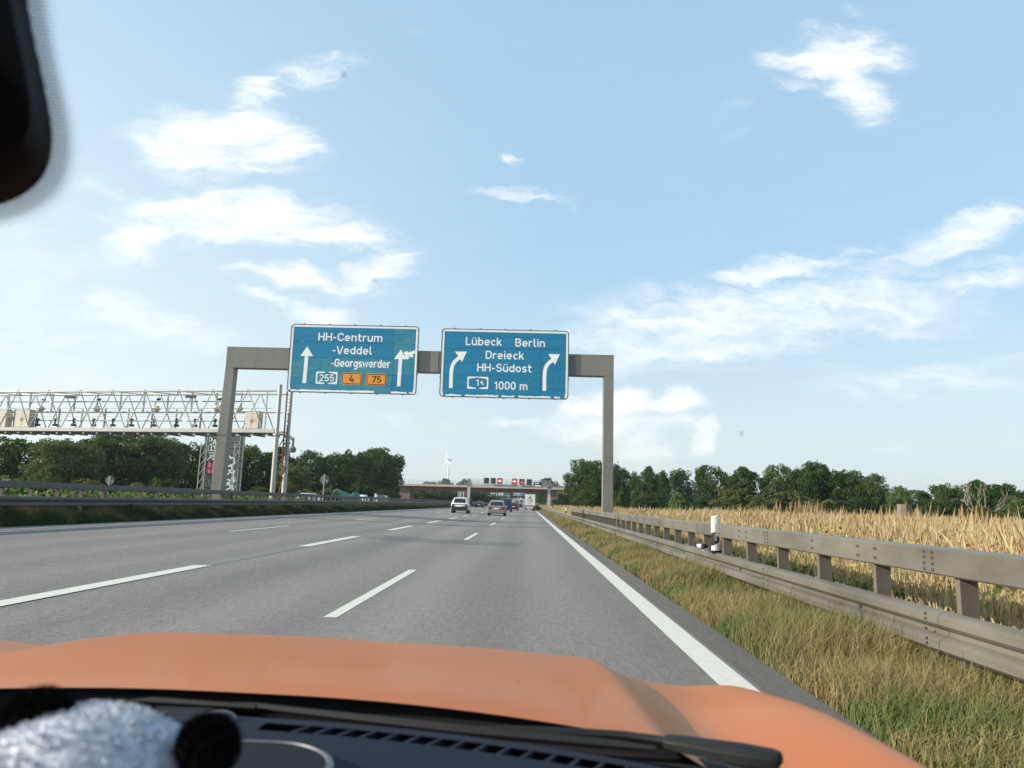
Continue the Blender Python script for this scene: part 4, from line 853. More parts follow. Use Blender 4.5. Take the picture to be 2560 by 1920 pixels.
def crown_points(r, w, h, z0, shape, ncl, per):
    """clumps of leaves over and through the crown; returns leaf centres and clump centres"""
    cl = []; H_ = h-z0
    lobes = [(r.uniform(0, 2*pi), r.uniform(-.2, .9), r.uniform(.10, .26)) for _ in range(7)]
    def surf(d):
        """radius of the crown in direction d (unit), lumpy"""
        k = .80
        for a_, e_, g_ in lobes:
            q = d[0]*cos(a_)*cos(e_)+d[1]*sin(a_)*cos(e_)+d[2]*sin(e_); k += g_*max(0, q)**6
        return k
    while len(cl) < ncl:
        d = r.normal(size=3); d /= np.linalg.norm(d); q = surf(d)*r.uniform(.55, 1.0)**.5
        p = d*q
        z = (p[2]+1)/2
        if shape == 'bush': z = abs(p[2])
        if z < 0 or z > 1.02: continue
        k = 1.0
        if shape == 'cone': k = (.25+.85*(1-z)**.8)
        cl.append((p[0]*w*k, p[1]*w*k, z0+H_*z*.96, r.uniform(.12, .22)))
    pts = []
    for x, y, z, s in cl:
        rad = s*(w*.62+H_*.22); k = int(per*(s/.17)**1.5)
        d = r.normal(size=(k, 3)); d /= np.linalg.norm(d, axis=1)[:, None]
        rr = rad*r.uniform(.3, 1.0, k)**.5; rr *= np.where(r.random(k) < .07, r.uniform(1.0, 1.55, k), 1)
        pts.append(np.array([x, y, z])+d*rr[:, None]*np.array([1, 1, .8]))
    k = int(ncl*per*.35); d = r.normal(size=(k, 3)); d /= np.linalg.norm(d, axis=1)[:, None]; q = r.random(k)**.45*.74
    zc = (d[:, 2]*q+1)/2 if shape != 'bush' else abs(d[:, 2]*q); kk = (.25+.85*(1-zc)**.8) if shape == 'cone' else 1.0
    pts.append(np.stack([d[:, 0]*q*w*kk, d[:, 1]*q*w*kk, z0+H_*zc*.96], 1))
    P = np.concatenate(pts); P = P[P[:, 2] > (.04*h if shape != 'bush' else 0)]
    sc_ = np.array([np.percentile(np.abs(P[:, 0]), 99.2)/.5, np.percentile(np.abs(P[:, 1]), 99.2)/.5, np.percentile(P[:, 2], 99.6)/h]); P = P/sc_; cl = [(a/sc_[0], b/sc_[1], c/sc_[2], d) for a, b, c, d in cl]
    return P, cl
PROTO = {}
def tree_proto(kind, seed):
    """unit-size tree meshes: height 1, half width 0.5"""
    key = (kind, seed)
    if key in PROTO: return PROTO[key]
    r = np.random.default_rng(seed*31+len(kind))
    shape = {'round': 'round', 'tall': 'round', 'cone': 'cone', 'bush': 'bush', 'wide': 'round'}[kind]
    n = {'round': 90, 'tall': 80, 'cone': 85, 'bush': 60, 'wide': 120}[kind]; per = {'bush': 90, 'wide': 110}.get(kind, 105)
    P, cl = crown_points(r, .44, .96, {'bush': .0, 'cone': .04, 'wide': .0}.get(kind, .05), shape, n, per)
    V, Q = leaf_quads(P, .024 if kind != 'bush' else .036, r)
    mb = MB(); ln = .06*r.normal(); top = Vector((ln, .03, .62))
    mb.tube([(0, 0, -.03), (ln*.3, 0, .2), (ln*.7, .02, .42), tuple(top)], [.026, .02, .014, .006], 8)
    for i in range(9):
        x, y, z, s = cl[int(r.integers(len(cl)))]; b = Vector((ln*.6, .01, .14+.25*r.random())); e = Vector((x*.8, y*.8, z))
        mb.tube([b, b.lerp(e, .5)+Vector((0, 0, .03)), e], [.009, .006, .002], 5)
    PROTO[key] = (V, Q, mb); return PROTO[key]
MESH = {}
def tree(label, px, top, wpx, Y, kind, leaf, seed, cat='tree', group=None, zb=None, name=None, depth=1.0):
    """px, top and wpx are photograph pixels (2560 wide): centre column, top row, width"""
    a = at(px, top, Y); L_, R_ = at(px-wpx/2, top, Y), at(px+wpx/2, top, Y)
    zg = gz(a[0], Y) if zb is None else zb; h = a[2]-zg; w = (R_[0]-L_[0])
    t = thing(name or ('bush' if cat == 'bush' else 'tree'), label, cat, (a[0], Y, zg-.05), group or {'tree': 'trees along the motorway', 'bush': 'bushes along the motorway'}[cat])
    key = (kind, seed, leaf)
    if key not in MESH:
        V, Q, mb = tree_proto(kind, seed); c = np_mesh('crown', V, Q, LM[leaf]); k = mb.build('trunk', m_bark, None, smooth=True); MESH[key] = (c, k); c.parent = t; k.parent = t
    else:
        for o in MESH[key]:
            c = o.copy(); COL.objects.link(c); c.parent = t
    t.scale = (w*1.04, w*1.04*depth, h*1.0); t.rotation_euler = (0, 0, (seed*1.7+px*.013) % 6.28)
    return t
LT = [  # left row, behind the opposite carriageway
 ('dark spiky tree at the very left edge of the left tree row', 40, 1090, 175, 88, 'round', 'dark', 1), ('pale willow-like tree, second from the left edge in the left row', 165, 1096, 150, 84, 'wide', 'willow', 2),
 ('tall dark rounded tree above the toll gantry cabinets on the left', 255, 1080, 150, 100, 'round', 'mid', 3), ('tallest broad willow-like tree under the middle of the toll gantry', 330, 1074, 170, 102, 'wide', 'willow', 4),
 ('drooping grey-green tree just left of the graffiti board', 398, 1086, 120, 104, 'wide', 'willow', 2), ('small dark tree touching the left edge of the graffiti board', 475, 1104, 110, 112, 'round', 'dark', 5),
 ('dark tree hidden behind the graffiti board and gantry post', 555, 1110, 130, 118, 'round', 'dark', 1), ('dark rounded tree between the gantry post and the toll gantry pylon', 640, 1110, 110, 118, 'round', 'mid', 6),
 ('dark tree behind the toll gantry pylon', 700, 1114, 100, 122, 'round', 'dark', 3), ('layered dark tree right of the toll gantry pylon', 775, 1122, 110, 130, 'tall', 'deep', 5),
 ('dark tree between the pylon and the large sunlit tree', 838, 1130, 95, 140, 'round', 'dark', 6), ('narrow dark tree leaning on the large sunlit tree', 890, 1124, 80, 185, 'tall', 'dark', 1),
 ('large sunlit rounded tree at the left end of the bridge', 938, 1116, 150, 190, 'wide', 'mid', 7), ('low dark tree hiding the left bridge abutment', 972, 1168, 66, 195, 'round', 'dark', 3),
 ('brownish shrubby tree behind the second round sign', 735, 1158, 90, 112, 'round', 'olive', 5),
]
for l, px, tp, w, Y, k, lf, sd in LT: tree(l, px, tp, w, Y, k, lf, sd)
RTR = [
 ('big dark tree left of the right gantry post, at the right end of the bridge', 1462, 1146, 88, 165, 'wide', 'dark', 4), ('big dark tree directly behind the right gantry post', 1500, 1150, 120, 160, 'round', 'dark', 1),
 ('dark tree just right of the right gantry post', 1560, 1168, 95, 155, 'round', 'deep', 6), ('tree with two domed tops, second right of the gantry post', 1612, 1162, 75, 150, 'tall', 'dark', 5),
 ('smaller domed tree beside the two-topped tree', 1655, 1174, 62, 148, 'round', 'dark', 3), ('cone-shaped tree between the two-topped tree and the rounded oak', 1698, 1170, 82, 145, 'cone', 'deep', 2),
 ('upright rounded oak with a clear gap of sky on both sides', 1768, 1159, 86, 140, 'round', 'dark', 7), ('small tree tucked between two rounded oaks', 1825, 1180, 50, 145, 'tall', 'dark', 1),
 ('spreading round-headed tree with a bare trunk below', 1860, 1164, 108, 135, 'round', 'dark', 3), ('round tree with light sky showing through its crown', 1948, 1158, 95, 132, 'round', 'mid', 6),
 ('narrow tree pressed against the largest oak on its left', 1990, 1172, 60, 134, 'tall', 'mid', 5), ('largest oak in the right row with a broad domed crown', 2042, 1151, 128, 128, 'wide', 'dark', 7),
 ('oak merging with the right flank of the largest oak', 2110, 1173, 110, 126, 'wide', 'dark', 4), ('tree with sloping right shoulder at the end of the tall row', 2180, 1181, 95, 124, 'round', 'mid', 2),
 ('small pale green tree standing alone right of the tall row', 2248, 1212, 58, 120, 'round', 'pale', 3), ('low dark tree right of the small pale tree', 2300, 1222, 70, 118, 'round', 'dark', 1),
 ('dark rounded tree left of the bare dead tree', 2360, 1207, 85, 116, 'round', 'mid', 5), ('dark tree directly behind the bare dead tree', 2465, 1198, 110, 112, 'wide', 'dark', 6),
 ('dark tree right of the dead tree near the right edge', 2515, 1206, 75, 112, 'round', 'dark', 3), ('low tree at the very right edge of the picture', 2562, 1222, 70, 112, 'round', 'mid', 7),
]
for l, px, tp, w, Y, k, lf, sd in RTR: tree(l, px, tp, w*.93, Y, k, lf, sd)
BU = [
 ('low dark bush under the right end of the bridge', 1408, 1233, 56, 175, 'deep', 1), ('dark bush at the foot of the tree left of the right gantry post', 1466, 1222, 80, 150, 'mid', 2), ('sunlit rounded bush just right of the right gantry post', 1553, 1228, 52, 120, 'mid', 3),
 ('dark spreading bush below the tree with two domed tops', 1625, 1232, 110, 138, 'dark', 2), ('fresh green sapling bush in front of the cone-shaped tree', 1697, 1230, 58, 92, 'pale', 1), ('dark bush below the upright rounded oak', 1770, 1236, 100, 130, 'deep', 3),
 ('broad olive bush right of the sapling', 1835, 1216, 125, 118, 'olive', 1), ('olive bush with white blossom between the spreading tree and the fence', 1905, 1236, 95, 108, 'olive', 2), ('wide olive hedge bush below the tree with sky in its crown', 1975, 1226, 150, 116, 'olive', 3),
 ('yellow-green bush at the foot of the largest oak', 2045, 1248, 110, 100, 'olive', 1), ('dark bush under the right flank of the oaks', 2140, 1240, 130, 118, 'deep', 2), ('dark bush below the small pale tree', 2250, 1246, 120, 114, 'dark', 3),
 ('dark bush left of the dead tree', 2345, 1248, 120, 108, 'dark', 1), ('grey-green bush at the foot of the dead tree', 2450, 1262, 120, 70, 'olive', 2), ('grey bush with pale blossom at the right edge', 2535, 1240, 90, 85, 'willow', 3),
 ('dark bush behind the field fence near the right edge', 2400, 1252, 130, 112, 'deep', 2),
 ('leafy bush rising above the left guard rail at the left edge', 25, 1188, 120, 42, 'pale', 1), ('leafy bush left of the first round sign', 120, 1190, 110, 48, 'mid', 2), ('yellow-green bush around the first round sign', 215, 1196, 130, 52, 'olive', 3),
 ('rounded bush right of the first round sign', 410, 1194, 75, 62, 'mid', 1), ('olive bush between the first round sign and the board', 345, 1204, 100, 62, 'olive', 2), ('low bush between the board and the pylon', 650, 1216, 110, 84, 'mid', 3),
 ('low bush right of the pylon under the second round sign', 770, 1222, 80, 88, 'pale', 1), ('pale leafy bush right of the second round sign', 820, 1218, 70, 90, 'olive', 2), ('dark bush behind the oncoming vehicles', 900, 1212, 130, 150, 'deep', 3),
 ('dark bush at the foot of the large sunlit tree', 965, 1224, 90, 180, 'dark', 1), ('grassy clump growing at the road edge beside the truck', 1342, 1262, 26, 150, 'olive', 3),
]
for l, px, tp, w, Y, lf, sd in BU: tree(l, px, tp, w, Y, 'bush', lf, sd, 'bush')
BG = [('dark tree top above the bridge left of the turbine tower', 1075, 1203, 60, 330), ('two-topped tree at the foot of the wind turbine', 1117, 1195, 42, 330), ('tree top just left of the display gantry', 1163, 1196, 45, 330), ('distant tree above the bridge beside the wide text sign', 1364, 1193, 60, 330), ('small tree top at the right bridge railing', 1404, 1213, 26, 300),
      ('dark tree seen below the bridge near its left end', 1050, 1222, 70, 290), ('dark tree seen below the bridge left of the pale panel', 1105, 1224, 80, 300), ('dark tree seen below the bridge behind the left gantry post', 1180, 1222, 80, 310), ('bluish far tree behind the distant gantry', 1235, 1232, 80, 520), ('bluish far tree behind the distant blue sign', 1290, 1228, 80, 720), ('far tree seen below the bridge right of the truck', 1350, 1226, 50, 480), ('dark tree below the bridge beside the right gantry post', 1380, 1228, 40, 300)]
for i, (l, px, tp, w, Y) in enumerate(BG): tree(l, px, tp, w, Y, 'wide', 'dark' if Y < 400 else 'mid', (4, 7)[i % 2], group='trees behind the bridge')
# hedgerow masses that close the view beneath the crowns
def mass(name, label, x0, y0, x1, y1, h, n, seed, leaf='deep', w=3.0, size=.34):
    r = np.random.default_rng(seed); u = r.random(n); bump = .65+.35*np.sin(u*37+seed)*np.sin(u*91+seed*2)
    x = x0+(x1-x0)*u+r.normal(size=n)*w; y = y0+(y1-y0)*u+r.normal(size=n)*w
    z = np.array([gz(a, b) for a, b in zip(x, y)])+h*bump*r.random(n)**.8
    V, Q = leaf_quads(np.stack([x, y, z], 1), size, r); o = np_mesh(name, V, Q, LM[leaf]); tag(o, label); o['kind'] = 'stuff'; return o
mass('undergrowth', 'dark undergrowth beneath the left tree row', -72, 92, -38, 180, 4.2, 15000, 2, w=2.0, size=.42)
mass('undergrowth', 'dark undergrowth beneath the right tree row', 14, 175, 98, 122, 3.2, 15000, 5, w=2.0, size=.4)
mass('undergrowth', 'dark woodland edge seen under the bridge', -62, 300, -14, 330, 6.0, 9000, 8, w=3, size=.6)
mass('undergrowth', 'far woodland on the rising ground beyond the bridge', -60, 760, 60, 780, 9.5, 7000, 9, 'mid', 8, 1.6)
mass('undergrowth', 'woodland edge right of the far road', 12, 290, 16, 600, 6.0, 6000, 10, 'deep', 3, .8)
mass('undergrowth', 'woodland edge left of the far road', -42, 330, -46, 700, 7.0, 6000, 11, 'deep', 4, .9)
mass('undergrowth', 'leafy weeds growing behind the left guard rail', -16.9, 14, -17.3, 150, .8, 36000, 12, 'mid', .45, .10)
mass('undergrowth', 'taller leafy weeds behind the left guard rail near the left edge', -17.4, 20, -17.6, 60, 1.25, 9000, 13, 'pale', .5, .12)
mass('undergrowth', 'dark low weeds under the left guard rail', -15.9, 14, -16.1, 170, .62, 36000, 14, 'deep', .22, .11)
# dead tree
m_dead = mat('bleached_dead_wood', (.36, .29, .20), .8, var=.2, scale=4)
dt = thing('dead_tree', 'bare bleached dead tree with upright forked branches near the right edge', 'tree', (55.4, 95, -.4)); rr = random.Random(5)
def limb(p, d, l, r_, dep, mb):
    pts = [Vector(p)]; d = Vector(d).normalized()
    for i in range(4):
        d = (d+Vector((rr.uniform(-.22, .22), rr.uniform(-.2, .2), rr.uniform(-.02, .18)))).normalized(); pts.append(pts[-1]+d*l/4)
    mb.tube(pts, [r_*(1-.17*i) for i in range(5)], 6)
    if dep:
        for q in (2, 3, 4):
            if rr.random() < .85: limb(pts[q], d+Vector((rr.uniform(-.75, .75), rr.uniform(-.4, .4), rr.uniform(-.1, .4))), l*rr.uniform(.45, .75), r_*.5, dep-1, mb)
mb = MB(); mb.tube([(0, 0, 0), (.05, 0, .9)], [.22, .19], 8); mb.build('trunk', m_dead, dt, smooth=True)
for d in ((-.9, 0, 1.0), (-.35, .2, 1.3), (.05, -.2, 1.4), (.45, 0, 1.3), (1.0, 0, .7)): mb = MB(); limb((.05, 0, .8), d, 3.2, .085, 2, mb); mb.build('branch', m_dead, dt, smooth=True)
# weathered field fence
m_wood = mat('weathered_fence_wood', (.17, .14, .10), .9, var=.3, scale=5, stretch=(1, 1, .2))
def fpost(x, y, h, r_, label): mb = MB(); zg = gz(x, y); mb.tube([(x, y, zg-.3), (x+.02, y, zg+h*.5), (x+.03, y, zg+h)], [r_*1.05, r_, r_*.96], 9); o = mb.build('fence_post', m_wood, smooth=True, origin=(x, y, zg)); tag(o, label, 'fence post', 'old field fence posts')
fpost(9.05, 18.6, 1.80, .17, 'thick weathered wooden fence post standing in the reeds near the right edge'); fpost(10.6, 30.5, 1.75, .08, 'thin wooden fence post in front of the olive hedge bush'); fpost(10.2, 37, 1.7, .1, 'wooden fence post under the bush with white blossom')
mb = MB(); mb.tube([(9.0, 18.6, 1.28), (10.55, 30.5, 1.25), (10.2, 37, 1.2)], .0025, 5); mb.tube([(9.0, 18.6, 1.26), (8.6, 6, 1.22)], .0025, 5); tag(mb.build('fence_wire', m_rail_dk), 'thin wire strung between the old field fence posts', 'wire')

# ------------------------------------------------------------------ grasses
m_grass = attrmat('grass_blades', .35)
def blades(name, label, X, Y, hgt, wid, lean, cb, ct, r, plume=None, dirx=.5):
    n = len(X); Z = np.interp(X-xoff(Y), CX, CZ)+prof(Y); a = r.uniform(0, 2*pi, n)
    side = np.stack([np.cos(a), np.sin(a), np.zeros(n)], 1); la = r.normal(.4, 1.0, n); ld = np.stack([np.cos(la)*1.0, np.sin(la), np.zeros(n)], 1)
    B = np.stack([X, Y, Z-.02], 1); h = hgt[:, None]; w = wid[:, None]; le = (lean*r.uniform(.2, 1.6, n))[:, None]
    M = B+np.array([0, 0, 1])*h*.55+ld*le*h*.28; T = B+np.array([0, 0, 1])*h*(1-.25*le)+ld*le*h
    V = np.stack([B-side*w/2, B+side*w/2, M+side*w*.42, M-side*w*.42, T+side*w*.08, T-side*w*.08], 1)
    tint = np.stack([cb, cb, (cb+ct)/2, (cb+ct)/2, ct, ct], 1); Q = np.array([[0, 1, 2, 3], [3, 2, 4, 5]])[None]+6*np.arange(n)[:, None, None]
    V, Q, tint = V.reshape(-1, 3), Q.reshape(-1, 4), tint.reshape(-1, 3)
    if plume is not None:
        idx, pc = plume; T2 = T[idx]; k = len(idx); b0 = len(V); pw = r.uniform(.45, 1.1, k)[:, None]*plume_w; pl = h[idx]*r.uniform(.16, .28, k)[:, None]; d = (T[idx]-M[idx]); d /= np.linalg.norm(d, axis=1)[:, None]
        parts, tints = [V], [tint]
        for ang in (0, pi/2):
            s2 = np.stack([np.cos(a[idx]+ang), np.sin(a[idx]+ang), np.zeros(k)], 1)
            P = np.stack([T2-d*pl*.55-s2*pw*.1, T2-d*pl*.2+s2*pw*.5, T2+d*pl*.5, T2-d*pl*.2-s2*pw*.5], 1).reshape(-1, 3); parts.append(P); tints.append(np.repeat(pc, 4, 0))
        V = np.concatenate(parts); tint = np.concatenate(tints); Q = np.concatenate([Q, b0+np.arange(8*k).reshape(-1, 4)])
    o = np_mesh(name, V, Q, m_grass, tint); tag(o, label); o['kind'] = 'stuff'; return o
def patchy(x, y, f, ph):
    return np.clip(.5+.3*np.sin(x*f+ph)+.35*np.sin(y*f*.8+ph*2.3)+.25*np.sin((x+y)*f*1.9+ph)+.2*np.sin(y*f*2.7+x*f*.6), 0, 1)
def pick(mixv, A_, B_, r, j=.25):
    c = np.array(A_)[None]*(1-mixv[:, None])+np.array(B_)[None]*mixv[:, None]; return c*(1+r.uniform(-j, j, len(mixv)))[:, None]
GREEN, GREEN2, STRAW, STRAW2, TAN = (.06, .115, .03), (.12, .185, .05), (.35, .262, .125), (.62, .52, .27), (.46, .32, .17)
def verge(name, label, bands, x0, x1, hr, seed, straw_bias, G1=None, G2=None):
    G1, G2 = G1 or GREEN, G2 or GREEN2
    r = np.random.default_rng(seed); X, Y, S = [], [], []
    for y0, y1, den, sc in bands:
        n = int(abs(x1-x0)*(y1-y0)*den); yy = r.uniform(y0, y1, n); X.append(r.uniform(min(x0, x1), max(x0, x1), n)+xoff(yy)); Y.append(yy); S.append(np.full(n, sc))
    X, Y, S = map(np.concatenate, (X, Y, S)); n = len(X)
    p = patchy(X, Y, 2.1, seed); u = np.clip((X-xoff(Y)-x0)/(x1-x0), 0, 1); dry = np.clip(p*.9+r.normal(0, .22, n)+straw_bias(u), 0, 1)
    h = r.uniform(hr[0], hr[1], n)*(.7+.5*patchy(X, Y, 1.3, seed+1)); h *= (.55+.45*np.clip(u*6, 0, 1))*(.75+.65*u)
    blades(name, label, X, Y, h, (.006+.006*r.random(n))*S, np.full(n, .55), pick(dry, G1, (.20, .17, .07), r), pick(dry, G2, STRAW, r), r)
verge('verge_grass', 'short mixed green and straw grass between the asphalt and the right guard rail', [(1.5, 9, 5500, .85), (9, 22, 2600, 1.3), (22, 60, 700, 2.6), (60, 340, 90, 7)], 2.03, 3.5, (.15, .50), 21, lambda u: .18-.40*u)
verge('verge_grass', 'green grass between the left edge line and the left guard rail', [(16, 40, 900, 2.4), (40, 100, 300, 4), (100, 340, 50, 9)], -14.05, -16.4, (.24, .50), 22, lambda u: -.40+0*u, (.022, .045, .016), (.045, .075, .026))  # greens darkened to carry the shade that rail and weeds cast here
def reeds(name, label, bands, seed):
    r = np.random.default_rng(seed); X, Y, S = [], [], []
    for x0, x1, y0, y1, den, sc in bands:
        n = int((x1-x0)*(y1-y0)*den); X.append(r.uniform(x0, x1, n)); Y.append(r.uniform(y0, y1, n)); S.append(np.full(n, sc))
    X, Y, S = map(np.concatenate, (X, Y, S)); n = len(X)
    g_ = np.clip(patchy(X, Y, .55, seed)*1.1+r.normal(0, .22, n)+.16, 0, 1)
    tall = r.random(n) < np.where(Y < 30, .30, .42); h = np.where(tall, r.uniform(.72, 1.36, n), r.uniform(.35, .9, n))*(.66+.50*patchy(X, Y, .8, seed+3))
    clump = (patchy(X, Y, 1.7, seed+9) > .72) & (X > 5.5) & (Y < 34) & (r.random(n) < .12); h = np.where(clump & tall, r.uniform(1.2, 1.62, n), h)
    near = np.clip((X-3.4)/1.6, .45, 1); h = h*near
    cb = pick(g_, (.52, .45, .20), (.32, .38, .12), r); ct = pick(g_, STRAW2, (.50, .49, .20), r)
    idx = np.nonzero(tall)[0]; pc = pick(r.random(len(idx)), TAN, (.66, .55, .33), r, .15)
    global plume_w; plume_w = (.036*S[idx])[:, None]
    blades(name, label, X, Y, h, (.005+.006*r.random(n))*S, np.full(n, .26), cb, ct, r, (idx, pc))
reeds('reed_grass', 'tall dry golden reed grass filling the field behind the right guard rail', [(3.45, 7, 2, 14, 1300, .9), (7, 12, 5, 20, 560, 1.1), (3.45, 9, 14, 30, 520, 1.3), (9, 20, 10, 32, 150, 1.6), (3.6, 26, 30, 62, 32, 2.6), (20, 40, 22, 62, 14, 3.0), (4, 60, 62, 110, 9, 4.2), (4, 30, 110, 175, 7, 5.5), (2.9, 10, 175, 330, 7, 6.5)], 31)
def tall_reeds():
    r = np.random.default_rng(41); global plume_w
    c = np.stack([r.uniform(6.6, 13, 26), r.uniform(14, 27, 26)], 1); X = np.repeat(c[:, 0], 7)+r.normal(0, .22, 182); Y = np.repeat(c[:, 1], 7)+r.normal(0, .22, 182); n = len(X)
    plume_w = np.full((n, 1), .085); h = np.repeat(r.uniform(1.45, 1.85, 26), 7)*r.uniform(.85, 1.03, n)
    col = pick(r.random(n), (.34, .22, .11), (.50, .36, .20), r, .15)
    blades('reed_grass', 'taller brown reed plumes standing above the golden field near the right edge', X, Y, h, np.full(n, .014), np.full(n, .16), pick(np.zeros(n), (.30, .30, .11), STRAW, r), pick(np.zeros(n), STRAW, STRAW, r), r, (np.arange(n), col))
tall_reeds()
def weeds():
    r = np.random.default_rng(77); n = 26000; X = 3.4+4.6*r.random(n)**1.8; Y = r.uniform(2.5, 26, n); keep = patchy(X, Y, 1.1, 2) > .35; X, Y = X[keep], Y[keep]; n = len(X)
    Z = np.interp(X, CX, CZ)+r.uniform(.05, .62, n)
    V, Q = leaf_quads(np.stack([X, Y, Z], 1), .07, r); o = np_mesh('weeds', V, Q, LM['mid']); tag(o, 'broad-leaved green weeds at the foot of the reeds'); o['kind'] = 'stuff'
weeds()
def yellow_bloom():
    r = np.random.default_rng(78); n = 2600; X = r.uniform(3.6, 9, n); Y = r.uniform(4, 26, n); Z = np.interp(X, CX, CZ)+r.uniform(.8, 1.25, n)
    C = np.stack([X, Y, Z], 1); C = np.repeat(C[:260], 12, 0)+r.normal(size=(3120, 3))*np.array([.10, .10, .035])
    V, Q = leaf_quads(C, .045, r, up=2.0); o = np_mesh('wildflowers', V, Q, mat('yellow_green_umbels', (.34, .31, .05), .8)); tag(o, 'yellow-green flat flower heads among the reeds'); o['kind'] = 'stuff'
yellow_bloom()

# ------------------------------------------------------------------ other vehicles
m_tyre = mat('tyre_rubber', (.018, .018, .019), .85); m_rim = mat('alloy_rim', (.35, .35, .36), .35, metal=.8); m_glassd = mat('dark_car_glass', (.012, .016, .018), .06, spec=.8)
m_tl = mat('red_tail_lamp', (.15, .015, .015), .25, coat=.6); m_plate = mat('number_plate', (.78, .78, .75), .5); m_trim = mat('black_trim', (.022, .022, .024), .6)
def paint(n, c, metal=.3, rough=.35): return mat('paint_'+n, c, rough, metal=metal, coat=.6)
STY = {  # stations from the tail forward: y, z low, z belt, z roof, half width low, belt, roof
 'suv': ([(0, .38, .98, .985, .80, .86, .80), (.06, .28, 1.0, 1.02, .90, .91, .78), (.34, .26, 1.03, 1.60, .93, .92, .66), (1.1, .24, 1.02, 1.66, .93, .93, .68), (2.4, .24, .99, 1.63, .93, .92, .67), (3.1, .24, .97, 1.1, .92, .91, .72), (4.1, .26, .86, .90, .90, .86, .7), (4.35, .35, .7, .72, .78, .74, .6)], .36, (.85, 3.4)),
 'mpv': ([(0, .36, .92, .925, .78, .84, .78), (.06, .24, .95, .97, .87, .87, .76), (.42, .22, .98, 1.46, .89, .88, .66), (1.2, .2, .97, 1.55, .89, .89, .69), (2.4, .2, .95, 1.50, .89, .88, .67), (3.2, .2, .92, 1.05, .88, .87, .7), (3.9, .22, .82, .85, .86, .82, .66), (4.2, .3, .66, .68, .76, .72, .56)], .32, (.8, 3.3)),
 'sedan': ([(0, .34, .90, .905, .78, .84, .78), (.06, .22, .95, .97, .88, .87, .78), (.55, .2, .96, .99, .89, .88, .74), (1.15, .2, .95, 1.38, .89, .88, .62), (2.2, .2, .93, 1.40, .89, .88, .63), (3.0, .2, .91, 1.0, .88, .87, .68), (4.1, .22, .80, .83, .87, .83, .66), (4.5, .3, .64, .66, .76, .72, .56)], .32, (.95, 3.6)),
 'van': ([(0, .40, 1.10, 1.88, .90, .93, .80), (.05, .32, 1.11, 1.93, .94, .945, .83), (.4, .28, 1.1, 1.98, .95, .95, .84), (2.2, .26, 1.08, 1.98, .95, .95, .84), (3.5, .26, 1.05, 1.92, .95, .94, .82), (4.2, .28, 1.02, 1.12, .93, .91, .76), (4.75, .3, .9, .94, .9, .85, .7), (4.95, .4, .7, .72, .8, .76, .6)], .34, (.95, 3.95)),
}
def ring_at(st):
    y, zl, zb, zr, wl, wb, wr = st
    half = [(wl*.86, zl), (wl, zl+.10), (wl*1.005, zl+(zb-zl)*.55), (wb, zb), (wr+(wb-wr)*.12, zb+(zr-zb)*.82), (wr*.93, zr), (wr*.5, zr+.02)]
    return [(x, y, z) for x, z in half]+[(-x, y, z) for x, z in half[::-1]]
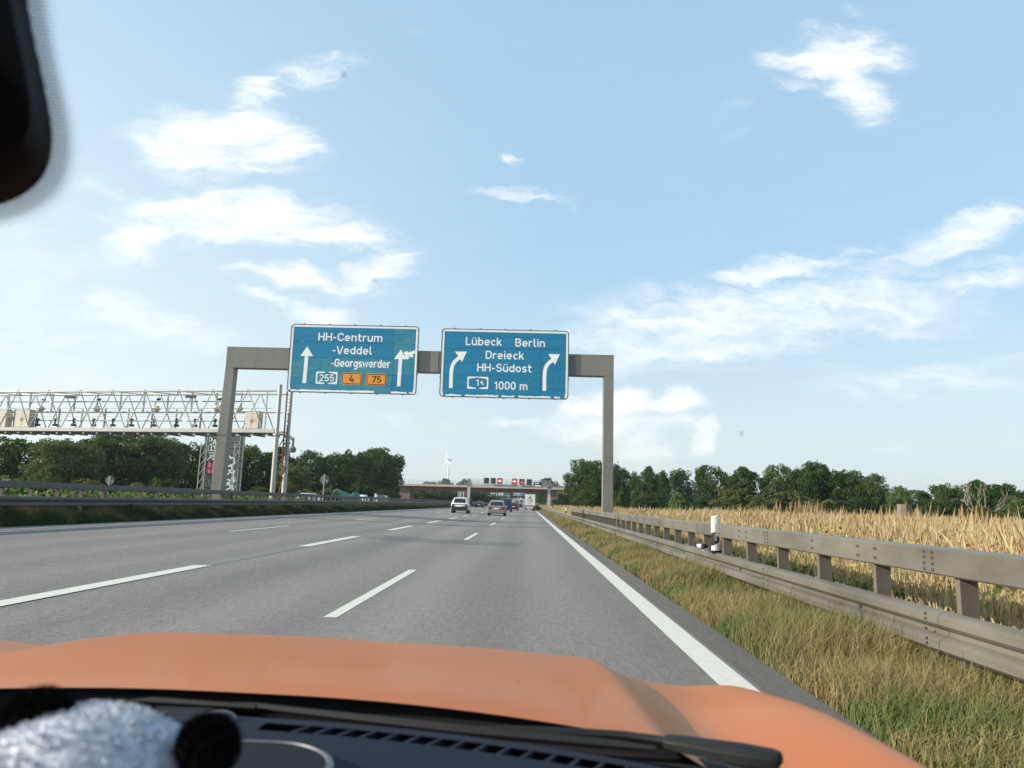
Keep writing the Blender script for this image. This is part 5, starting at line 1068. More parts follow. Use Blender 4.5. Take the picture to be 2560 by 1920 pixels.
def car(name, label, cat, loc, style, pm, rz=0.0, bumper=None, group='cars ahead on the carriageway', front=False):
    sts, wr_, ax = STY[style]; t = thing(name, label, cat, loc, group, rz)
    mb = MB(); mb.loft([ring_at(s) for s in sts]); mb.build('body', pm, t, smooth=True)
    ia = 2 if style in ('suv', 'mpv') else (3 if style == 'sedan' else 1); a, b = sts[ia-1], sts[ia]
    if style == 'van': a, b = sts[0], sts[0]
    def rear(u, v, off=.015):   # u across -1..1, v 0 belt .. 1 roof
        if style == 'van': y = -off; z = a[2]+(a[3]-a[2])*v; w = a[5]+(a[6]-a[5])*v
        else:
            y = a[0]+(b[0]-a[0])*v; z = a[3]+(b[3]-a[3])*v; w = a[6]+(b[6]*.98-a[6])*v; n_ = Vector((0, -(b[3]-a[3]), b[0]-a[0])).normalized(); y += n_.y*off; z += n_.z*off
        return (u*w, y, z)
    def panel(nm, m, uvs, off=.015): mb = MB(); mb.add([rear(u, v, off) for u, v in uvs], [tuple(range(len(uvs)))]); return mb.build(nm, m, t)
    panel('rear_window', m_glassd, [(-.84, .12), (.84, .12), (.90, .5), (.80, .86), (-.80, .86), (-.90, .5)])
    zb = sts[0][2]; zl = sts[0][1]; w0 = sts[0][5]
    mb = MB(); mb.loft([[(x, y, z) for x, z in ((-w0*1.02, zl-.08), (w0*1.02, zl-.08), (w0*1.04, zl+(.34 if bumper else .22)), (-w0*1.04, zl+(.34 if bumper else .22)))] for y in (-.035, .4)]); mb.build('rear_bumper', bumper or pm, t, bevel=.03)
    for s in (-1, 1):
        mb = MB(); hh = (.14, .34) if style != 'van' else (.15, .55); ww = (.30 if style != 'van' else .14); mb.box(*sorted((s*(w0-.02), s*(w0-ww))), -.022, .25, zb-hh[1]+.06, zb-hh[0]+.14); mb.build('tail_lamp', m_tl, t, bevel=.02)
        mb = MB(); i0, i1 = (1, 3) if style == 'sedan' else ((2, 5) if style != 'van' else (4, 5))
        ss = [q for q in sts if sts[ia][0]-.01 <= q[0] <= sts[5][0]]
        pts_lo = [(s*(q[5]*1.0+(q[6]-q[5])*.1+.012), q[0]+(.25 if i == 0 else 0), q[2]+.05) for i, q in enumerate(ss)]; pts_hi = [(s*(q[6]+(q[5]-q[6])*.16+.012), q[0]+(.15 if i == 0 else 0), q[2]+(q[3]-q[2])*.80) for i, q in enumerate(ss)]
        nn = len(ss); mb.add(pts_lo+pts_hi, [(i, i+1, nn+i+1, nn+i) for i in range(nn-1)]); mb.build('side_window', m_glassd, t)
        mb = MB(); ym = sts[4][0]+.35; mb.box(*sorted((s*(.93), s*1.10)), ym, ym+.1, sts[4][2]+.0, sts[4][2]+.15); mb.build('wing_mirror', pm if style != 'suv' else m_trim, t, bevel=.03)
    mb = MB(); zp = zl+.36 if style != 'van' else zl+.42; mb.box(-.26, .26, -.045, -.037 if style == 'van' else -.02, zp-.055, zp+.055)
    mb.build('number_plate', m_plate, t)
    for s in (-1, 1):
        for y in ax:
            mb = MB(); c = (s*.80, y, wr_); mb.tube([(c[0]-.11, y, wr_), (c[0]+.11, y, wr_)], wr_, 20); w_ = mb.build('wheel', m_tyre, t, smooth=True)
            mb = MB(); mb.tube([(s*.80+s*.10, y, wr_), (s*.80+s*.118, y, wr_)], wr_*.62, 14); mb.build('rim', m_rim, w_)
    return t
def on_road(px, Y): a = at(px, 1260, Y); return (a[0], Y, gz(a[0], Y))
wsuv = car('white_car', 'white suv with dark lower bumper in the middle lane, seen from behind', 'car', on_road(1149, 82), 'suv', paint('white', (.78, .79, .80), 0), bumper=m_trim)
mb = MB(); mb.box(-.66, .66, -.005, .05, .90, .96); mb.build('light_bar', m_trim, wsuv); mb = MB(); mb.loft([[(-.66, .22, 1.60), (.66, .22, 1.60), (.62, .5, 1.67), (-.62, .5, 1.67)], [(-.66, .22, 1.575), (.66, .22, 1.575), (.62, .5, 1.62), (-.62, .5, 1.62)]]); mb.build('roof_spoiler', paint('white', (.78, .79, .80), 0), wsuv)
car('grey_car', 'brownish grey family car ahead, beside the dark blue van', 'car', on_road(1241.5, 78), 'mpv', paint('taupe', (.28, .245, .215), .5))
car('black_car', 'black car in the far left lane beyond the white suv', 'car', on_road(1197.5, 165), 'sedan', paint('black', (.02, .02, .022), .3))
car('blue_van', 'dark blue van partly hidden behind the grey family car', 'van', on_road(1264, 114), 'van', paint('blue', (.012, .035, .16), .3))
car('red_car', 'dark red car mostly hidden behind the blue van', 'car', on_road(1284, 142), 'mpv', paint('red', (.13, .008, .012), .3))
car('dark_car', 'dark car between the red car and the white truck', 'car', on_road(1299, 250), 'sedan', paint('charcoal', (.03, .032, .036), .3))
car('silver_car', 'small silver car just left of the white truck', 'car', on_road(1308.5, 330), 'sedan', paint('silver', (.45, .46, .47), .6))
def on_far(px, Y): a = at(px, 1255, Y); return (a[0], Y, gz(a[0], Y))
car('dark_car', 'tiny dark car far up the rising road, left of the truck', 'car', on_far(1303.5, 520), 'suv', paint('charcoal', (.03, .032, .036), .3)); car('dark_car', 'tiny dark van far up the rising road on its left side', 'car', on_far(1292, 430), 'van', paint('charcoal', (.03, .032, .036), .3))
car('white_car', 'tiny pale car farthest up the rising road', 'car', on_far(1302, 640), 'suv', paint('white', (.78, .79, .80), 0))
# truck
m_tw = mat('white_truck_body', (.76, .75, .71), .5, var=.04, scale=2); m_tg = mat('truck_artwork_gold', (.40, .28, .10), .5); m_tr = mat('truck_red', (.30, .05, .04), .5); m_art = mat('truck_artwork_dark', (.06, .06, .05), .5)
x, Y, z = on_road(1325, 185)
tr = thing('white_truck', 'white box truck with dark roof-shaped artwork on its rear doors', 'truck', (x, Y, z))
mb = MB(); mb.box(-1.24, 1.24, 0, 7.5, .95, 3.62); mb.build('box_body', m_tw, tr, bevel=.03)
mb = MB(); mb.box(-1.2, 1.2, 7.7, 9.6, .7, 2.9); mb.build('cab', m_tw, tr, bevel=.15)
mb = MB(); mb.box(-.016, .016, -.03, -.003, 1.05, 3.55, 0); mb.box(-1.18, -1.1, -.02, -.003, 1.05, 3.55, 1); mb.box(1.1, 1.18, -.02, -.003, 1.05, 3.55, 1)
for s in (-1, 1): mb.add([(s*.06, -.006, 3.35), (s*.06, -.006, 2.75), (s*.25, -.006, 2.55), (s*.62, -.006, 2.42), (s*.36, -.006, 2.72), (s*.14, -.006, 3.0)], [(0, 1, 2, 3, 4, 5)])
for x0, w in ((-.66, .12), (-.5, .1), (-.36, .1), (.1, .12), (.26, .12), (.42, .1), (.56, .14)): mb.box(x0, x0+w, -.008, -.004, 1.92, 2.18)
for x0 in (-.62, .18):
    for zz in (1.62, 1.3): mb.box(x0, x0+.4, -.008, -.004, zz, zz+.05)
mb.build('rear_door', [m_art, m_tw], tr)
mb = MB(); mb.box(-1.24, 1.24, -.06, .1, .80, .94); mb.build('light_rail', m_tr, tr); mb = MB(); mb.box(-1.2, 1.2, -.12, .0, .38, .58); mb.box(-.9, -.8, -.05, .8, .5, .8); mb.box(.8, .9, -.05, .8, .5, .8); mb.build('underrun_bar', m_tw, tr)
for s in (-1, 1):
    mb = MB(); mb.box(s*1.05-.14, s*1.05+.14, -.08, -.062, .62, .78); mb.build('tail_lamp', m_tl, tr)
    for y in (1.8, 8.2): mb = MB(); mb.tube([(s*1.0-.2, y, .48), (s*1.0+.2, y, .48)], .48, 18); w_ = mb.build('wheel', m_tyre, tr, smooth=True); mb = MB(); mb.tube([(s*1.21, y, .48), (s*1.225, y, .48)], .26, 12); mb.build('rim', m_rim, w_)
# oncoming traffic behind the left rail
car('oncoming_white_car', 'white oncoming car whose roof shows above the left guard rail', 'car', on_road(908, 105), 'mpv', paint('white', (.78, .79, .80), 0), pi, group='oncoming vehicles'); car('oncoming_dark_car', 'dark oncoming suv right of the white oncoming car, behind the left guard rail', 'car', on_road(957, 116), 'suv', paint('charcoal', (.03, .032, .036), .3), pi, group='oncoming vehicles')
car('oncoming_silver_car', 'pale oncoming car roof left of the green tarpaulin', 'car', on_road(782, 74), 'sedan', paint('silver', (.45, .46, .47), .6), pi, group='oncoming vehicles')
m_tarp = mat('green_tarpaulin', (.03, .13, .10), .6, var=.25, scale=1.5, bump=.4, bscale=3)
a = on_road(848, 96); a = (a[0]-.6, a[1], a[2]-.12); tp_ = thing('covered_trailer', 'trailer load under a green tarpaulin on the opposite carriageway', 'trailer', a, 'oncoming vehicles'); rr = random.Random(3); rings = []
for y, hgt, w in ((-.6, 1.5, 1.1), (-.3, 2.1, 1.25), (.4, 2.3, 1.3), (1.5, 2.05, 1.3), (2.6, 1.75, 1.3), (3.4, 1.6, 1.28), (4.0, 2.0, 1.3), (4.6, 1.9, 1.25), (5.2, 1.3, 1.2)):
    rings.append([(w*cos(pi*k/14)*(1.0+.06*((k % 2)*2-1)), y+rr.uniform(-.04, .04), .75+(hgt-.75)*sin(pi*k/14)**.6*(1+.03*((k % 2)*2-1))) for k in range(15)])
mb = MB(); mb.loft([[(y*.62, -x, z) for x, y, z in rg] for rg in rings], True); mb.build('tarpaulin', m_tarp, tp_, smooth=True)
mb = MB(); mb.box(-.6, 3.3, -1.2, 1.2, .55, .78); mb.build('bed', m_trim, tp_)
for y in (-1.05, 1.05):
    for x_ in (.3, 2.4): mb = MB(); mb.tube([(x_, y-.12, .4), (x_, y+.12, .4)], .4, 16); mb.build('wheel', m_tyre, tp_, smooth=True)

# ------------------------------------------------------------------ the car the photograph was taken from
def orange_paint():
    m = mat('orange_car_paint', (.46, .118, .009), .38, metal=.0, coat=.10, spec=.25); p = m.node_tree.nodes['Principled BSDF']; p.inputs['Coat Roughness'].default_value = .12; return m
m_or = orange_paint(); m_cowl = mat('black_cowl_plastic', (.012, .013, .014), .6, spec=.25, var=.1, scale=20, bump=.02, bscale=200); m_dash = mat('blue_grey_dashboard', (.012, .018, .030), .7, bump=.04, bscale=420, spec=.12); m_deepb = mat('vent_interior', (.006, .006, .007), .8); m_gloss = mat('gloss_black', (.01, .01, .012), .15); m_chrome = mat('satin_chrome', (.22, .22, .23), .35, metal=.9); m_lining = mat('grey_roof_lining', (.32, .31, .29), .9)
XC = -.41
own = thing('orange_car', 'orange car seen from its passenger seat, bonnet and dashboard in front', 'car', (XC, 0, 0))
def yr(o): return 1.16-.22*o*o
def yf(o): return 2.44-.60*o*o
def crown(o):
    a = abs(o)
    pts = [(.585, -.0290), (.605, -.0325), (.625, -.042), (.65, -.056), (.68, -.066), (.71, -.071), (.745, -.0705), (.79, -.062), (.85, -.050), (.89, -.044), (.92, -.042), (.94, -.046), (.955, -.060), (.968, -.098), (.98, -.17)]
    return -.085*o*o if a < .585 else float(np.interp(a, [q[0] for q in pts], [q[1] for q in pts]))
def hood_z(o, y):
    d = y-1.16; a = abs(o); S_ = lambda q: (lambda t_: t_*t_*(3-2*t_))(min(1, max(0, q))); lf = (.027*a if o < 0 else 0.0)*S_((d-.1)/.8)+.005*math.exp(-((a-.585)/.05)**2)*S_(d/.5)
    return lf-.024*S_((d-.15)/.7)*S_((a-.70)/.13)+.997-.055*d-.052*d*d+crown(o)+.0155*(abs(o)-o)
def OZ(px, py, z):
    """point at height z seen at a photograph pixel, in the car's frame"""
    d = fw+RT*(px-1280)/F0-UP*(py-960)/F0; k = (z-H)/d[2]; return Vector((d[0]*k-XC, d[1]*k, z))
mb = MB(); OS = sorted(set([round(s*v, 3) for s in (-1, 1) for v in (0, .1, .2, .3, .4, .46, .50, .54, .56, .585, .605, .625, .64, .66, .68, .70, .72, .75,   .79, .82, .85, .87, .89, .92, .94, .955, .968, .98)])); NT = 26
rows = []
for i in range(NT+9):
    row = []
    for o in OS:
        y0, y1 = yr(o), yf(o)
        if i < NT: y = y0+(y1-y0)*i/(NT-1); z = hood_z(o, y)
        else:
            q = (i-NT+1)/9; y = y1+.16*sin(q*pi/2); z = hood_z(o, y1)-.018*q*8*.16-.34*(1-cos(q*pi/2))
        if i == 0: z -= .003; y -= .002
        row.append((o, y, z))
    rows.append(row)
n = len(OS); mb.add([p for r_ in rows for p in r_], [(j*n+i, j*n+i+1, (j+1)*n+i+1, (j+1)*n+i) for j in range(len(rows)-1) for i in range(n-1)])
hood = mb.build('bonnet', m_or, own); hood.data.polygons.foreach_set('use_smooth', [True]*len(hood.data.polygons)); sm = hood.modifiers.new('subdivision', 'SUBSURF'); sm.levels = sm.render_levels = 1
mb = MB()   # lips and body sides
for s in (-1, 1):
    vs = []
    for y in (.30, .60, .9, 1.2, 1.5, 1.75, 1.95): vs += [(s*.975, y, min(.80, hood_z(.975, y))+.0), (s*.98, y, .62), (s*.97, y, .34)]
    k = len(vs)//3; mb.add(vs, [(3*i+j, 3*i+j+1, 3*i+j+4, 3*i+j+3) for i in range(k-1) for j in range(2)])
mb.build('fender', m_or, own)
mb = MB(); mb.loft([[(o, yf(o)+.17, z) for o in (-.96, -.7, -.3, .3, .7, .96)]+[(o, yf(o)-.1, z) for o in (.96, .7, .3, -.3, -.7, -.96)] for z in (.2, .42, .56)]); mb.build('front_bumper', m_cowl, own, bevel=.02)
for s in (-1, 1):
    mb = MB(); mb.box(*sorted((s*.94, s*.985)), -2.4, .30, .3, .98); mb.box(*sorted((s*.90, s*.94)), -2.4, .30, .3, .96, 1); mb.build('door', [m_or, m_lining], own, bevel=.01)
    mb = MB(); mb.tube([(s*.93, .55, .96), (s*.86, .30, 1.25), (s*.70, .02, 1.60)], [.05, .045, .05], 8); mb.build('windscreen_pillar', m_cowl, own, smooth=True)
    mb = MB(); mb.tube([(s*.70, .02, 1.60), (s*.72, -1.0, 1.62), (s*.72, -2.2, 1.56)], .07, 8); mb.box(*sorted((s*.70, s*.86)), -2.2, -.05, 1.36, 1.58); mb.build('roof_rail_sun_block', m_or, own)  # deep box beside the rail is added to keep sun off the dashboard
    for y in (1.45, -1.6): mb = MB(); mb.tube([(s*.74, y, .33), (s*.95, y, .33)], .33, 20); mb.build('wheel', m_tyre, own, smooth=True)
mb = MB(); mb.box(-.72, .72, -2.3, -.02, 1.60, 1.66); mb.box(-.72, .72, -2.3, -.02, 1.585, 1.598, 1); mb.build('roof', [m_or, m_lining], own); mb = MB(); mb.box(-.94, .94, -2.46, -2.4, .3, 1.6); mb.build('tailgate', m_or, own)
def arc_strip(off0, off1, z0, z1, os_, thick=None):
    """strip that follows the curve of the windscreen base; offsets are measured back from the bonnet edge"""
    mb = MB(); vs = []
    for o in os_: vs += [(o, yr(o)-off0, z0), (o, yr(o)-off1, z1)]
    mb.add(vs, [(2*i, 2*i+1, 2*i+3, 2*i+2) for i in range(len(os_)-1)])
    return mb
OW = [round(-.94+.047*i, 3) for i in range(41)]
arc_strip(-.03, .14, .945, .93, OW).build('cowl_floor', m_deepb, own)
mb = MB(); vs = []
for o in OW: vs += [(o, yr(o)+.012, hood_z(o, yr(o))-.012), (o, yr(o)+.004, hood_z(o, yr(o))-.006), (o, yr(o)+.02, .93)]
mb.add(vs, [(3*i, 3*i+1, 3*i+4, 3*i+3) for i in range(40)]+[(3*i, 3*i+3, 3*i+5, 3*i+2) for i in range(40)]); mb.build('bonnet_seal', m_deepb, own)
c_ = arc_strip(.075, .115, .966, .978, OW).build('cowl_panel', m_cowl, own)
mb = MB()
for o0, w, dz in ((-.075, .10, .012),):
    rg = lambda f0, f1, z, i: [(o0-w/2+i, yr(o0)-f0, z), (o0+w/2-i, yr(o0)-f0, z), (o0+w/2-i, yr(o0)-f1, z), (o0-w/2+i, yr(o0)-f1, z)]
    mb.loft([rg(.02, .07, .95, 0), rg(.024, .066, .979, .006)])
mb.build('washer_cover', m_cowl, own, bevel=.004)
# wipers
def AC(px, py, Y): p = at(px, py, Y); return Vector((p[0]-XC, p[1], p[2]))
wp = thing('wiper', '', None); del wp['label']; wp.parent = own
mb = MB(); a0, a1, a2 = OZ(1950, 1900, .985), OZ(1664, 1852, .982), OZ(1560, 1838, .980)
dv = (a1-a0).normalized(); nv = Vector((0, 0, 1)); sv = dv.cross(nv).normalized()
rings = []
for q, w, h in ((-.02, .005, .004), (0, .012, .009), (.06, .016, .011), (.3, .0165, .012), (.8, .013, .010), (1.0, .011, .008)):
    c = a0.lerp(a1, q); rings.append([c+sv*w*i_+nv*h*j_ for i_, j_ in ((-1, -.8), (1, -.8), (1.05, .1), (.7, .8), (.2, 1), (-.5, .9), (-1, .2))])
mb.loft(rings); mb.build('pivot_cover', m_cowl, wp, smooth=True, bevel=.001)
mb = MB(); mb.tube([a1+(a0-a1)*.05, a2, OZ(1440, 1832, .979), OZ(1300, 1826, .977), OZ(1150, 1820, .975)], [.0058, .0055, .0065, .006, .003], 8); mb.build('arm', m_cowl, wp, smooth=True)
mb = MB(); pts = [OZ(1640, 1872, .975), OZ(1500, 1858, .973), OZ(1365, 1845, .972), OZ(1150, 1826, .972), OZ(900, 1797, .974), OZ(640, 1766, .976), OZ(520, 1758, .976)]; mb.tube(pts, [.004, .0065, .0075, .0075, .007, .006, .004], 6); mb.build('blade', m_cowl, wp, smooth=True)
mb = MB(); pts = [a0+dv*.01+Vector((.0, -.004, -.014)), a0+dv*.06+Vector((0, 0, -.016))]; mb.tube(pts, .010, 8); mb.build('pivot', m_gloss, wp, smooth=True)
mb = MB(); mb.ball(tuple(OZ(1740, 1866, .982)), (.007, .007, .005), 8, 6); mb.build('spring_pin', m_chrome, wp, smooth=True)
wp2 = thing('wiper', '', None); del wp2['label']; wp2.parent = own
mb = MB(); mb.tube([OZ(-60, 1730, .975), OZ(140, 1727, .978), OZ(330, 1729, .98), OZ(420, 1736, .98)], [.005, .006, .006, .003], 8); mb.build('arm', m_gloss, wp2, smooth=True)
mb = MB(); mb.tube([OZ(-60, 1750, .974), OZ(140, 1745, .976), OZ(360, 1750, .978), OZ(640, 1768, .979)], [.005, .007, .007, .004], 6); mb.build('blade', m_cowl, wp2, smooth=True)
mb = MB(); mb.ball(tuple(OZ(383, 1738, .98)), (.020, .010, .008), 10, 6); mb.build('joint', m_dash, wp2, smooth=True)
# windscreen: clear pane, black edge print, dotted print round the mirror mount
def glass_pt(o, v):
    """o across, v from 0 at the base to 1 at the header, on the curved windscreen"""
    y0 = yr(o)-.118; y1 = .36-.22*o*o; yy = y0+(y1-y0)*v; zz = .980-.05*o*o*(1-v)+(1.635-.980)*(v**.93)-.03*o*o*v; return Vector((o*(1-.22*v), yy, zz))
def glass_grid(os_, vs_, name, m, off=0.0):
    mb = MB(); P_ = [glass_pt(o, v) for v in vs_ for o in os_]; n_ = len(os_)
    mb.add([(p.x, p.y-off, p.z-off*.6) for p in P_], [(j*n_+i, j*n_+i+1, (j+1)*n_+i+1, (j+1)*n_+i) for j in range(len(vs_)-1) for i in range(n_-1)])
    return mb
m_clear = bpy.data.materials.new('clear_windscreen_glass'); m_clear.use_nodes = True; T = m_clear.node_tree; tb_ = N(T, 'ShaderNodeBsdfTransparent'); tb_.inputs[0].default_value = (.955, .965, .96, 1); T.links.new(tb_.outputs[0], T.nodes['Material Output'].inputs[0])
ow = [-.92+.092*i for i in range(21)]
o = glass_grid(ow, [i/10 for i in range(11)], 'windscreen', m_clear).build('windscreen', m_clear, own, smooth=True)
glass_grid(OW, [0, .010, .022], 'frit', m_gloss, .004).build('windscreen_edge_print', m_gloss, own)
# rear-view mirror mount with the dotted print around it, laid out on the glass
def m_dots():
    m = bpy.data.materials.new('dotted_print'); m.use_nodes = True; T = m.node_tree; L = T.links.new; p = T.nodes['Principled BSDF']; p.inputs['Base Color'].default_value = (.05, .06, .08, 1); p.inputs['Roughness'].default_value = .5
    tc = N(T, 'ShaderNodeTexCoord'); mp = N(T, 'ShaderNodeMapping'); mp.inputs['Scale'].default_value = (1, 1.35, .0); L(tc.outputs['Object'], mp.inputs[0])
    v = N(T, 'ShaderNodeTexVoronoi', i_Scale=420.0, i_Randomness=0.0); L(mp.outputs[0], v.inputs['Vector'])
    a = N(T, 'ShaderNodeAttribute', attribute_name='tint'); s_ = N(T, 'ShaderNodeSeparateColor'); L(a.outputs['Color'], s_.inputs[0])
    lt = N(T, 'ShaderNodeMath', operation='LESS_THAN'); L(v.outputs['Distance'], lt.inputs[0]); L(s_.outputs[0], lt.inputs[1])
    tr_ = N(T, 'ShaderNodeBsdfTransparent'); mx = N(T, 'ShaderNodeMixShader'); L(lt.outputs[0], mx.inputs[0]); L(tr_.outputs[0], mx.inputs[1]); L(p.outputs[0], mx.inputs[2]); L(mx.outputs[0], T.nodes['Material Output'].inputs[0]); return m
def ray_glass(px, py, off):
    """where the sight line of a photograph pixel meets the windscreen"""
    lo, hi = .2, 1.2
    for _ in range(40):
        mid = (lo+hi)/2; p = at(px, py, mid); o = (p[0]-XC)/(1-.2*.8); y0 = yr(o)-.118; y1 = .36-.22*o*o; v = (y0-p[1])/(y0-y1)
        zg = 9 if v > 1.25 else .980+(1.635-.980)*(max(0, v)**.93)-.03*o*o*v
        if p[2] < zg: lo = mid
        else: hi = mid
    p = at(px, py, lo*off); return Vector((p[0]-XC, p[1], p[2]))
edge = [(52, -150), (62, -40), (82, 80), (104, 180), (122, 270), (130, 330), (127, 390), (108, 440), (74, 476), (32, 500), (-30, 520), (-100, 535)]
outl = [(128, -150), (136, -40), (148, 80), (166, 180), (188, 270), (200, 340), (200, 410), (178, 480), (136, 524), (74, 556), (-10, 580), (-90, 598)]
def dense(q, k=4):
    out = []
    for i in range(len(q)-1):
        p0, p1, p2, p3 = (Vector(q[j]) for j in (max(i-1, 0), i, i+1, min(i+2, len(q)-1)))
        for j in range(k):
            u = j/k; out.append(tuple(.5*((2*p1)+(p2-p0)*u+(2*p0-5*p1+4*p2-p3)*u*u+(3*p1-p0-3*p2+p3)*u**3)))
    return out+[q[-1]]
edge, outl = dense(edge), dense(outl)
mid_ = [((a[0]+b[0])/2, (a[1]+b[1])/2) for a, b in zip(edge, outl)]
V, tint = [], []
for ring_, tv in ((edge, .46), (mid_, .42), (outl, .07)):
    for px, py in ring_: V.append(tuple(ray_glass(px, py, .998))); tint.append((tv, tv, tv))
k = len(edge); Q = [(j*k+i, j*k+i+1, (j+1)*k+i+1, (j+1)*k+i) for j in range(2) for i in range(k-1)]
o = np_mesh('dotted_print', V, Q, m_dots(), np.array(tint), own)
mm = thing('mirror_mount', '', None); del mm['label']; mm.parent = own
inner = dense([(-260, -150), (-260, -40), (-260, 80), (-260, 180), (-260, 270), (-260, 340), (-260, 400), (-240, 440), (-200, 478), (-180, 502), (-170, 525), (-160, 540)])
rings = []
for sc_, dp in ((1.0, .997), (.96, .965), (.86, .92), (.62, .89), (.2, .88)):
    rings.append([ray_glass(-260+(px+260)*sc_, -150+(py+150)*sc_, dp) for px, py in edge]+[ray_glass(px*1.0, -150+(py+150)*sc_, dp) for px, py in inner[::-1]])
mb = MB(); mb.loft(rings); mb.build('cover', mat('soft_black_plastic', (.006, .006, .008), .7, spec=.15), mm, smooth=True)
mb = MB(); c = ray_glass(-620, 300, .80); mb.ball(tuple(c), (.11, .022, .04), 16, 10); mb.build('rearview_mirror', MATS['soft_black_plastic'], mm, smooth=True)
for px, py in ((860, 186), (936, 700), (1854, 1084), (1298, 1702)):   # insect marks on the glass
    c = ray_glass(px, py, .999); nrm = (glass_pt(c.x, .55)-glass_pt(c.x, .45)).cross(Vector((1, 0, 0))).normalized(); t1_ = Vector((1, 0, 0)); t2_ = nrm.cross(t1_); rr_ = random.Random(px)
    mb = MB(); mb.add([c+(t1_*cos(2*pi*k/9)*.0014+t2_*sin(2*pi*k/9)*.0012)*rr_.uniform(.6, 1.2) for k in range(9)], [tuple(range(9))]); mb.build('insect_mark', m_trim, own)
# dashboard
OD = [round(-.90+.03*i, 3) for i in range(61)]
DZ = 1.003
def dash_z(o): return DZ-.06*o*o
VA, VB = -.36+.43-.33, .62   # the vent runs across the passenger side
vent0, vent1 = .090, .58
mb = MB(); 
def dstrip(o_list, f0, f1, nsub=4, drop0=0.0, drop1=0.0):
    vs = []
    for j in range(nsub+1):
        q = j/nsub
        for o in o_list: vs.append((o, yr(o)-(f0(o)+(f1(o)-f0(o))*q), dash_z(o)-drop0*(1-q)-drop1*q))
    n_ = len(o_list); mb.add(vs, [(j*n_+i, j*n_+i+1, (j+1)*n_+i+1, (j+1)*n_+i) for j in range(nsub) for i in range(n_-1)])
c0 = lambda v: (lambda o: v)
dstrip(OD, c0(.136), c0(.140), 1, .05, .004); dstrip(OD, c0(.140), c0(.175), 2, .004, 0)
lo_ = [o for o in OD if o <= vent0-.001]+[vent0]; mi_ = [vent0]+[o for o in OD if vent0 < o < vent1]+[vent1]; hi_ = [vent1]+[o for o in OD if o > vent1]
dstrip(lo_, c0(.175), c0(.205), 1); dstrip(hi_, c0(.175), c0(.205), 1)
dstrip(OD, c0(.205), lambda o: yr(o)-.62, 8, 0, .0)
dstrip(OD, lambda o: yr(o)-.62, lambda o: yr(o)-.53, 3, .0, .045); dstrip(OD, lambda o: yr(o)-.53, lambda o: yr(o)-.34, 3, .045, .055); dstrip(OD, lambda o: yr(o)-.34, lambda o: yr(o)-.30, 3, .055, .15); dstrip(OD, lambda o: yr(o)-.30, lambda o: yr(o)-.28, 2, .15, .5)
dash = mb.build('dashboard', m_dash, own, smooth=True)
mb = MB(); vs = []
for o in mi_: vs += [(o, yr(o)-.170, dash_z(o)-.03), (o, yr(o)-.210, dash_z(o)-.03)]
mb.add(vs, [(2*i, 2*i+1, 2*i+3, 2*i+2) for i in range(len(mi_)-1)])
vs = []
for o in mi_: vs += [(o, yr(o)-.205, dash_z(o)-.001), (o, yr(o)-.207, dash_z(o)-.031)]
mb.add(vs, [(2*i, 2*i+1, 2*i+3, 2*i+2) for i in range(len(mi_)-1)]); vt_ = mb.build('defrost_vent', m_deepb, own)
for i in range(19):
    o = vent0+.055+i*.0275
    if o > vent1-.01: break
    zt = dash_z(o)+.0004; q4 = [(o, yr(o)-.175), (o+.004, yr(o)-.175), (o-.008, yr(o)-.2052), (o-.016, yr(o)-.2052)]
    mb = MB(); mb.add([(x, y, zt) for x, y in q4]+[(x, y, zt-.022) for x, y in q4], [(3, 2, 1, 0), (4, 5, 6, 7), (0, 1, 5, 4), (1, 2, 6, 5), (2, 3, 7, 6), (3, 0, 4, 7)]); mb.build('vent_slat', m_dash, vt_)
mb = MB(); c = OZ(543, 1799, DZ); mb.ball((c.x, c.y, DZ), (.024, .02, .011), 18, 8); mb.build('light_sensor', m_gloss, own, smooth=True)
mb = MB(); c = OZ(400, 1797, DZ+.006); mb.beam((c.x-.006, c.y-.004, DZ+.004), (c.x+.006, c.y+.006, DZ+.010), .002, .008); mb.build('clip', m_chrome, own)  # small bright piece added in place of the glint on the VIN plate
m_gril = bpy.data.materials.new('perforated_grille'); m_gril.use_nodes = True; T = m_gril.node_tree; p = T.nodes['Principled BSDF']; tc = N(T, 'ShaderNodeTexCoord'); mp = N(T, 'ShaderNodeMapping'); mp.inputs['Scale'].default_value = (1, 1, 0); mp.inputs['Rotation'].default_value = (0, 0, .6); T.links.new(tc.outputs['Object'], mp.inputs[0]); v_ = N(T, 'ShaderNodeTexVoronoi', i_Scale=260.0, i_Randomness=0.0); T.links.new(mp.outputs[0], v_.inputs['Vector']); cr = N(T, 'ShaderNodeValToRGB'); T.links.new(v_.outputs['Distance'], cr.inputs[0]); cr.color_ramp.elements[0].position = .28; cr.color_ramp.elements[1].position = .36; cr.color_ramp.elements[0].color = (.004, .004, .005, 1); cr.color_ramp.elements[1].color = (.014, .017, .019, 1); T.links.new(cr.outputs[0], p.inputs['Base Color']); p.inputs['Roughness'].default_value = .6; p.inputs['Specular IOR Level'].default_value = .1
gx0, gx1, gy0, gy1 = OZ(820, 1935, DZ+.012).x-.33, OZ(820, 1935, DZ+.012).x, .63, OZ(690, 1851, DZ+.012).y
rrp = lambda ins: [(a, b) for a, b in roundrect(gx0+ins, gx1-ins, gy0+ins, gy1-ins, .085-ins, 10)]
mb = MB(); rp = rrp(.006); mb.add([(a, b, DZ+.012) for a, b in rp], [tuple(range(len(rp)))[::-1]]); grl = mb.build('speaker_grille', m_gril, own)
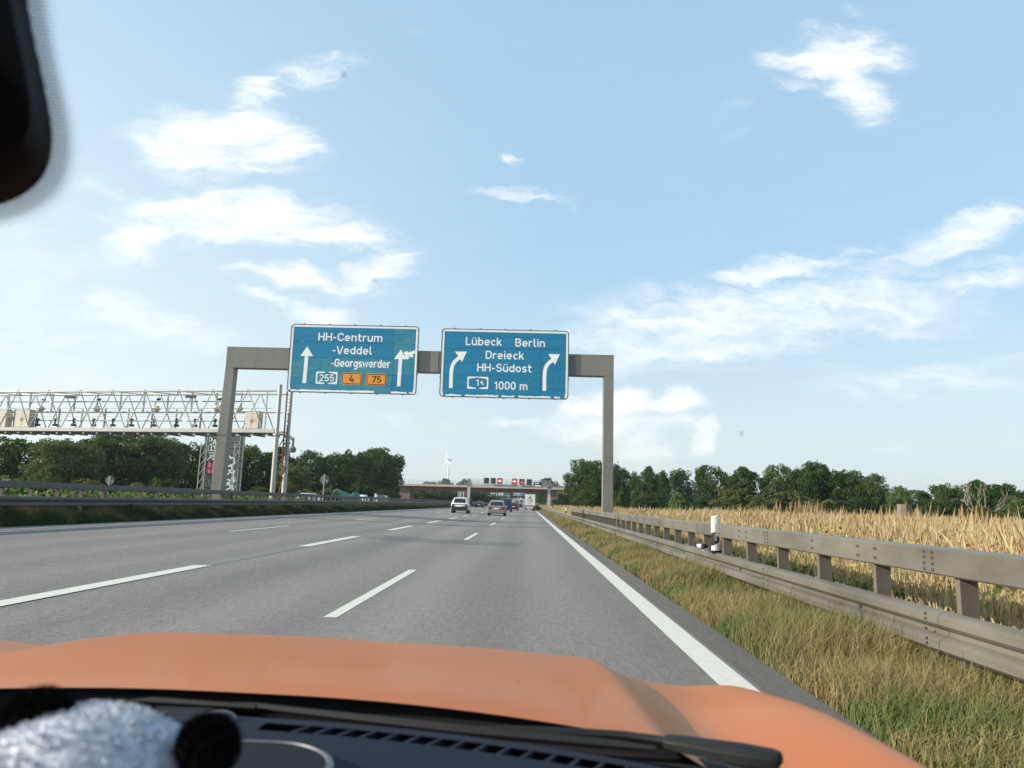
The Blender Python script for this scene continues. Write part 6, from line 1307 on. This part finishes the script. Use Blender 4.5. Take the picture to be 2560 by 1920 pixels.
mb = MB(); oo, ii = rrp(0), rrp(.006); n_ = len(oo); mb.add([(a, b, DZ-.004) for a, b in rrp(-.003)]+[(a, b, DZ+.011) for a, b in oo]+[(a, b, DZ+.0135) for a, b in ii]+[(a, b, DZ+.011) for a, b in rrp(.008)], [(r_*n_+i, r_*n_+(i+1) % n_, (r_+1)*n_+(i+1) % n_, (r_+1)*n_+i) for r_ in range(3) for i in range(n_)]); mb.build('rim', m_chrome, grl, smooth=True)

# ------------------------------------------------------------------ plush panda on the dashboard
def furmat(name, c, v=.12): return mat(name, c, .95, var=v, scale=60, spec=.1)
m_fw, m_fb = mat('white_plush_fur', (.62, .65, .71), 1.0, var=.12, scale=48, spec=.0, detail=3.0), furmat('black_plush_fur', (.012, .011, .013), .3)
def fuzz(verts_fn, n, ln, seed):
    r = np.random.default_rng(seed); d = r.normal(size=(n, 3)); d /= np.linalg.norm(d, axis=1)[:, None]; P, Nn = verts_fn(d)
    Nn = Nn+r.normal(size=(n, 3))*.20; Nn /= np.linalg.norm(Nn, axis=1)[:, None]; a = r.normal(size=(n, 3)); t1 = np.cross(Nn, a); t1 /= np.linalg.norm(t1, axis=1)[:, None]; l = ln*r.uniform(.4, 1.3, n)[:, None]; w = .0011
    V = np.stack([P-t1*w, P+t1*w, P+Nn*l*.6+t1*w*.7, P+Nn*l*.6-t1*w*.7, P+Nn*l+np.array([0, 0, -.3])*l*.3+t1*w*.1, P+Nn*l+np.array([0, 0, -.3])*l*.3-t1*w*.1], 1).reshape(-1, 3)
    Q = (np.array([[0, 1, 2, 3], [3, 2, 4, 5]])[None]+6*np.arange(n)[:, None, None]).reshape(-1, 4); return V, Q
def furry(name, c, rad, m, parent, n, ln, seed):
    c = np.array(c); rad = np.array(rad); mb = MB(); random.seed(seed); mb.ball(tuple(c), tuple(rad), 28, 18, 0, .012)
    V, Q = fuzz(lambda d: (c+d*rad, d/rad/np.linalg.norm(d/rad, axis=1)[:, None]), n, ln, seed)
    mb.add(V, [tuple(q) for q in Q]); return mb.build(name, m, parent, smooth=True)
pcx = at(192, 2084, .50); PZ = .949
pd = thing('plush_panda', 'white plush panda with black ears lying on the dashboard', 'soft toy', (pcx[0], .50, PZ))
hc = (0, 0, pcx[2]-PZ)
hd = furry('head', hc, (.083, .074, .074), m_fw, pd, 16000, .0028, 1)
def PE(px, py, Y): p = at(px, py, Y); return (p[0]-pcx[0], p[1]-.5, p[2]-PZ)
furry('ear', PE(98, 1796, .50), (.0205, .012, .0165), m_fb, pd, 4500, .004, 2); furry('ear', PE(34, 1850, .505), (.015, .011, .017), m_fb, pd, 3500, .004, 5)
furry('ear', PE(520, 1862, .495), (.0165, .011, .0155), m_fb, pd, 4500, .0045, 3)
furry('body', (.01, -.09, .045), (.07, .06, .055), m_fb, pd, 4000, .008, 4)
for dx in (-.03, .035): furry('eye_patch', (dx, -.068, hc[2]+.012), (.016, .010, .020), m_fb, pd, 800, .004, 6)
furry('muzzle', (.0, -.074, hc[2]-.018), (.026, .016, .019), m_fw, pd, 1500, .005, 7)
mb = MB(); mb.ball((.0, -.092, hc[2]-.012), (.009, .006, .006), 10, 8); mb.build('nose', m_gloss, pd, smooth=True)
for s in (-1, 1): furry('paw', (.01+.05*s, -.09, .02), (.026, .03, .022), m_fb, pd, 1200, .006, 8+s)

# ------------------------------------------------------------------ summer haze in the air
m_haze = bpy.data.materials.new('haze_air'); m_haze.use_nodes = True; T = m_haze.node_tree; T.nodes.remove(T.nodes['Principled BSDF'])
pv = N(T, 'ShaderNodeVolumePrincipled'); pv.inputs['Color'].default_value = (.86, .93, 1, 1); pv.inputs['Density'].default_value = HAZE_DENSITY; pv.inputs['Anisotropy'].default_value = .2; T.links.new(pv.outputs[0], T.nodes['Material Output'].inputs['Volume'])
mb = MB(); mb.box(-4100, 4100, -40, 4600, -6, 112); hz_ = mb.build('haze', m_haze); hz_['kind'] = 'stuff'; hz_['label'] = 'thin summer haze in the air'
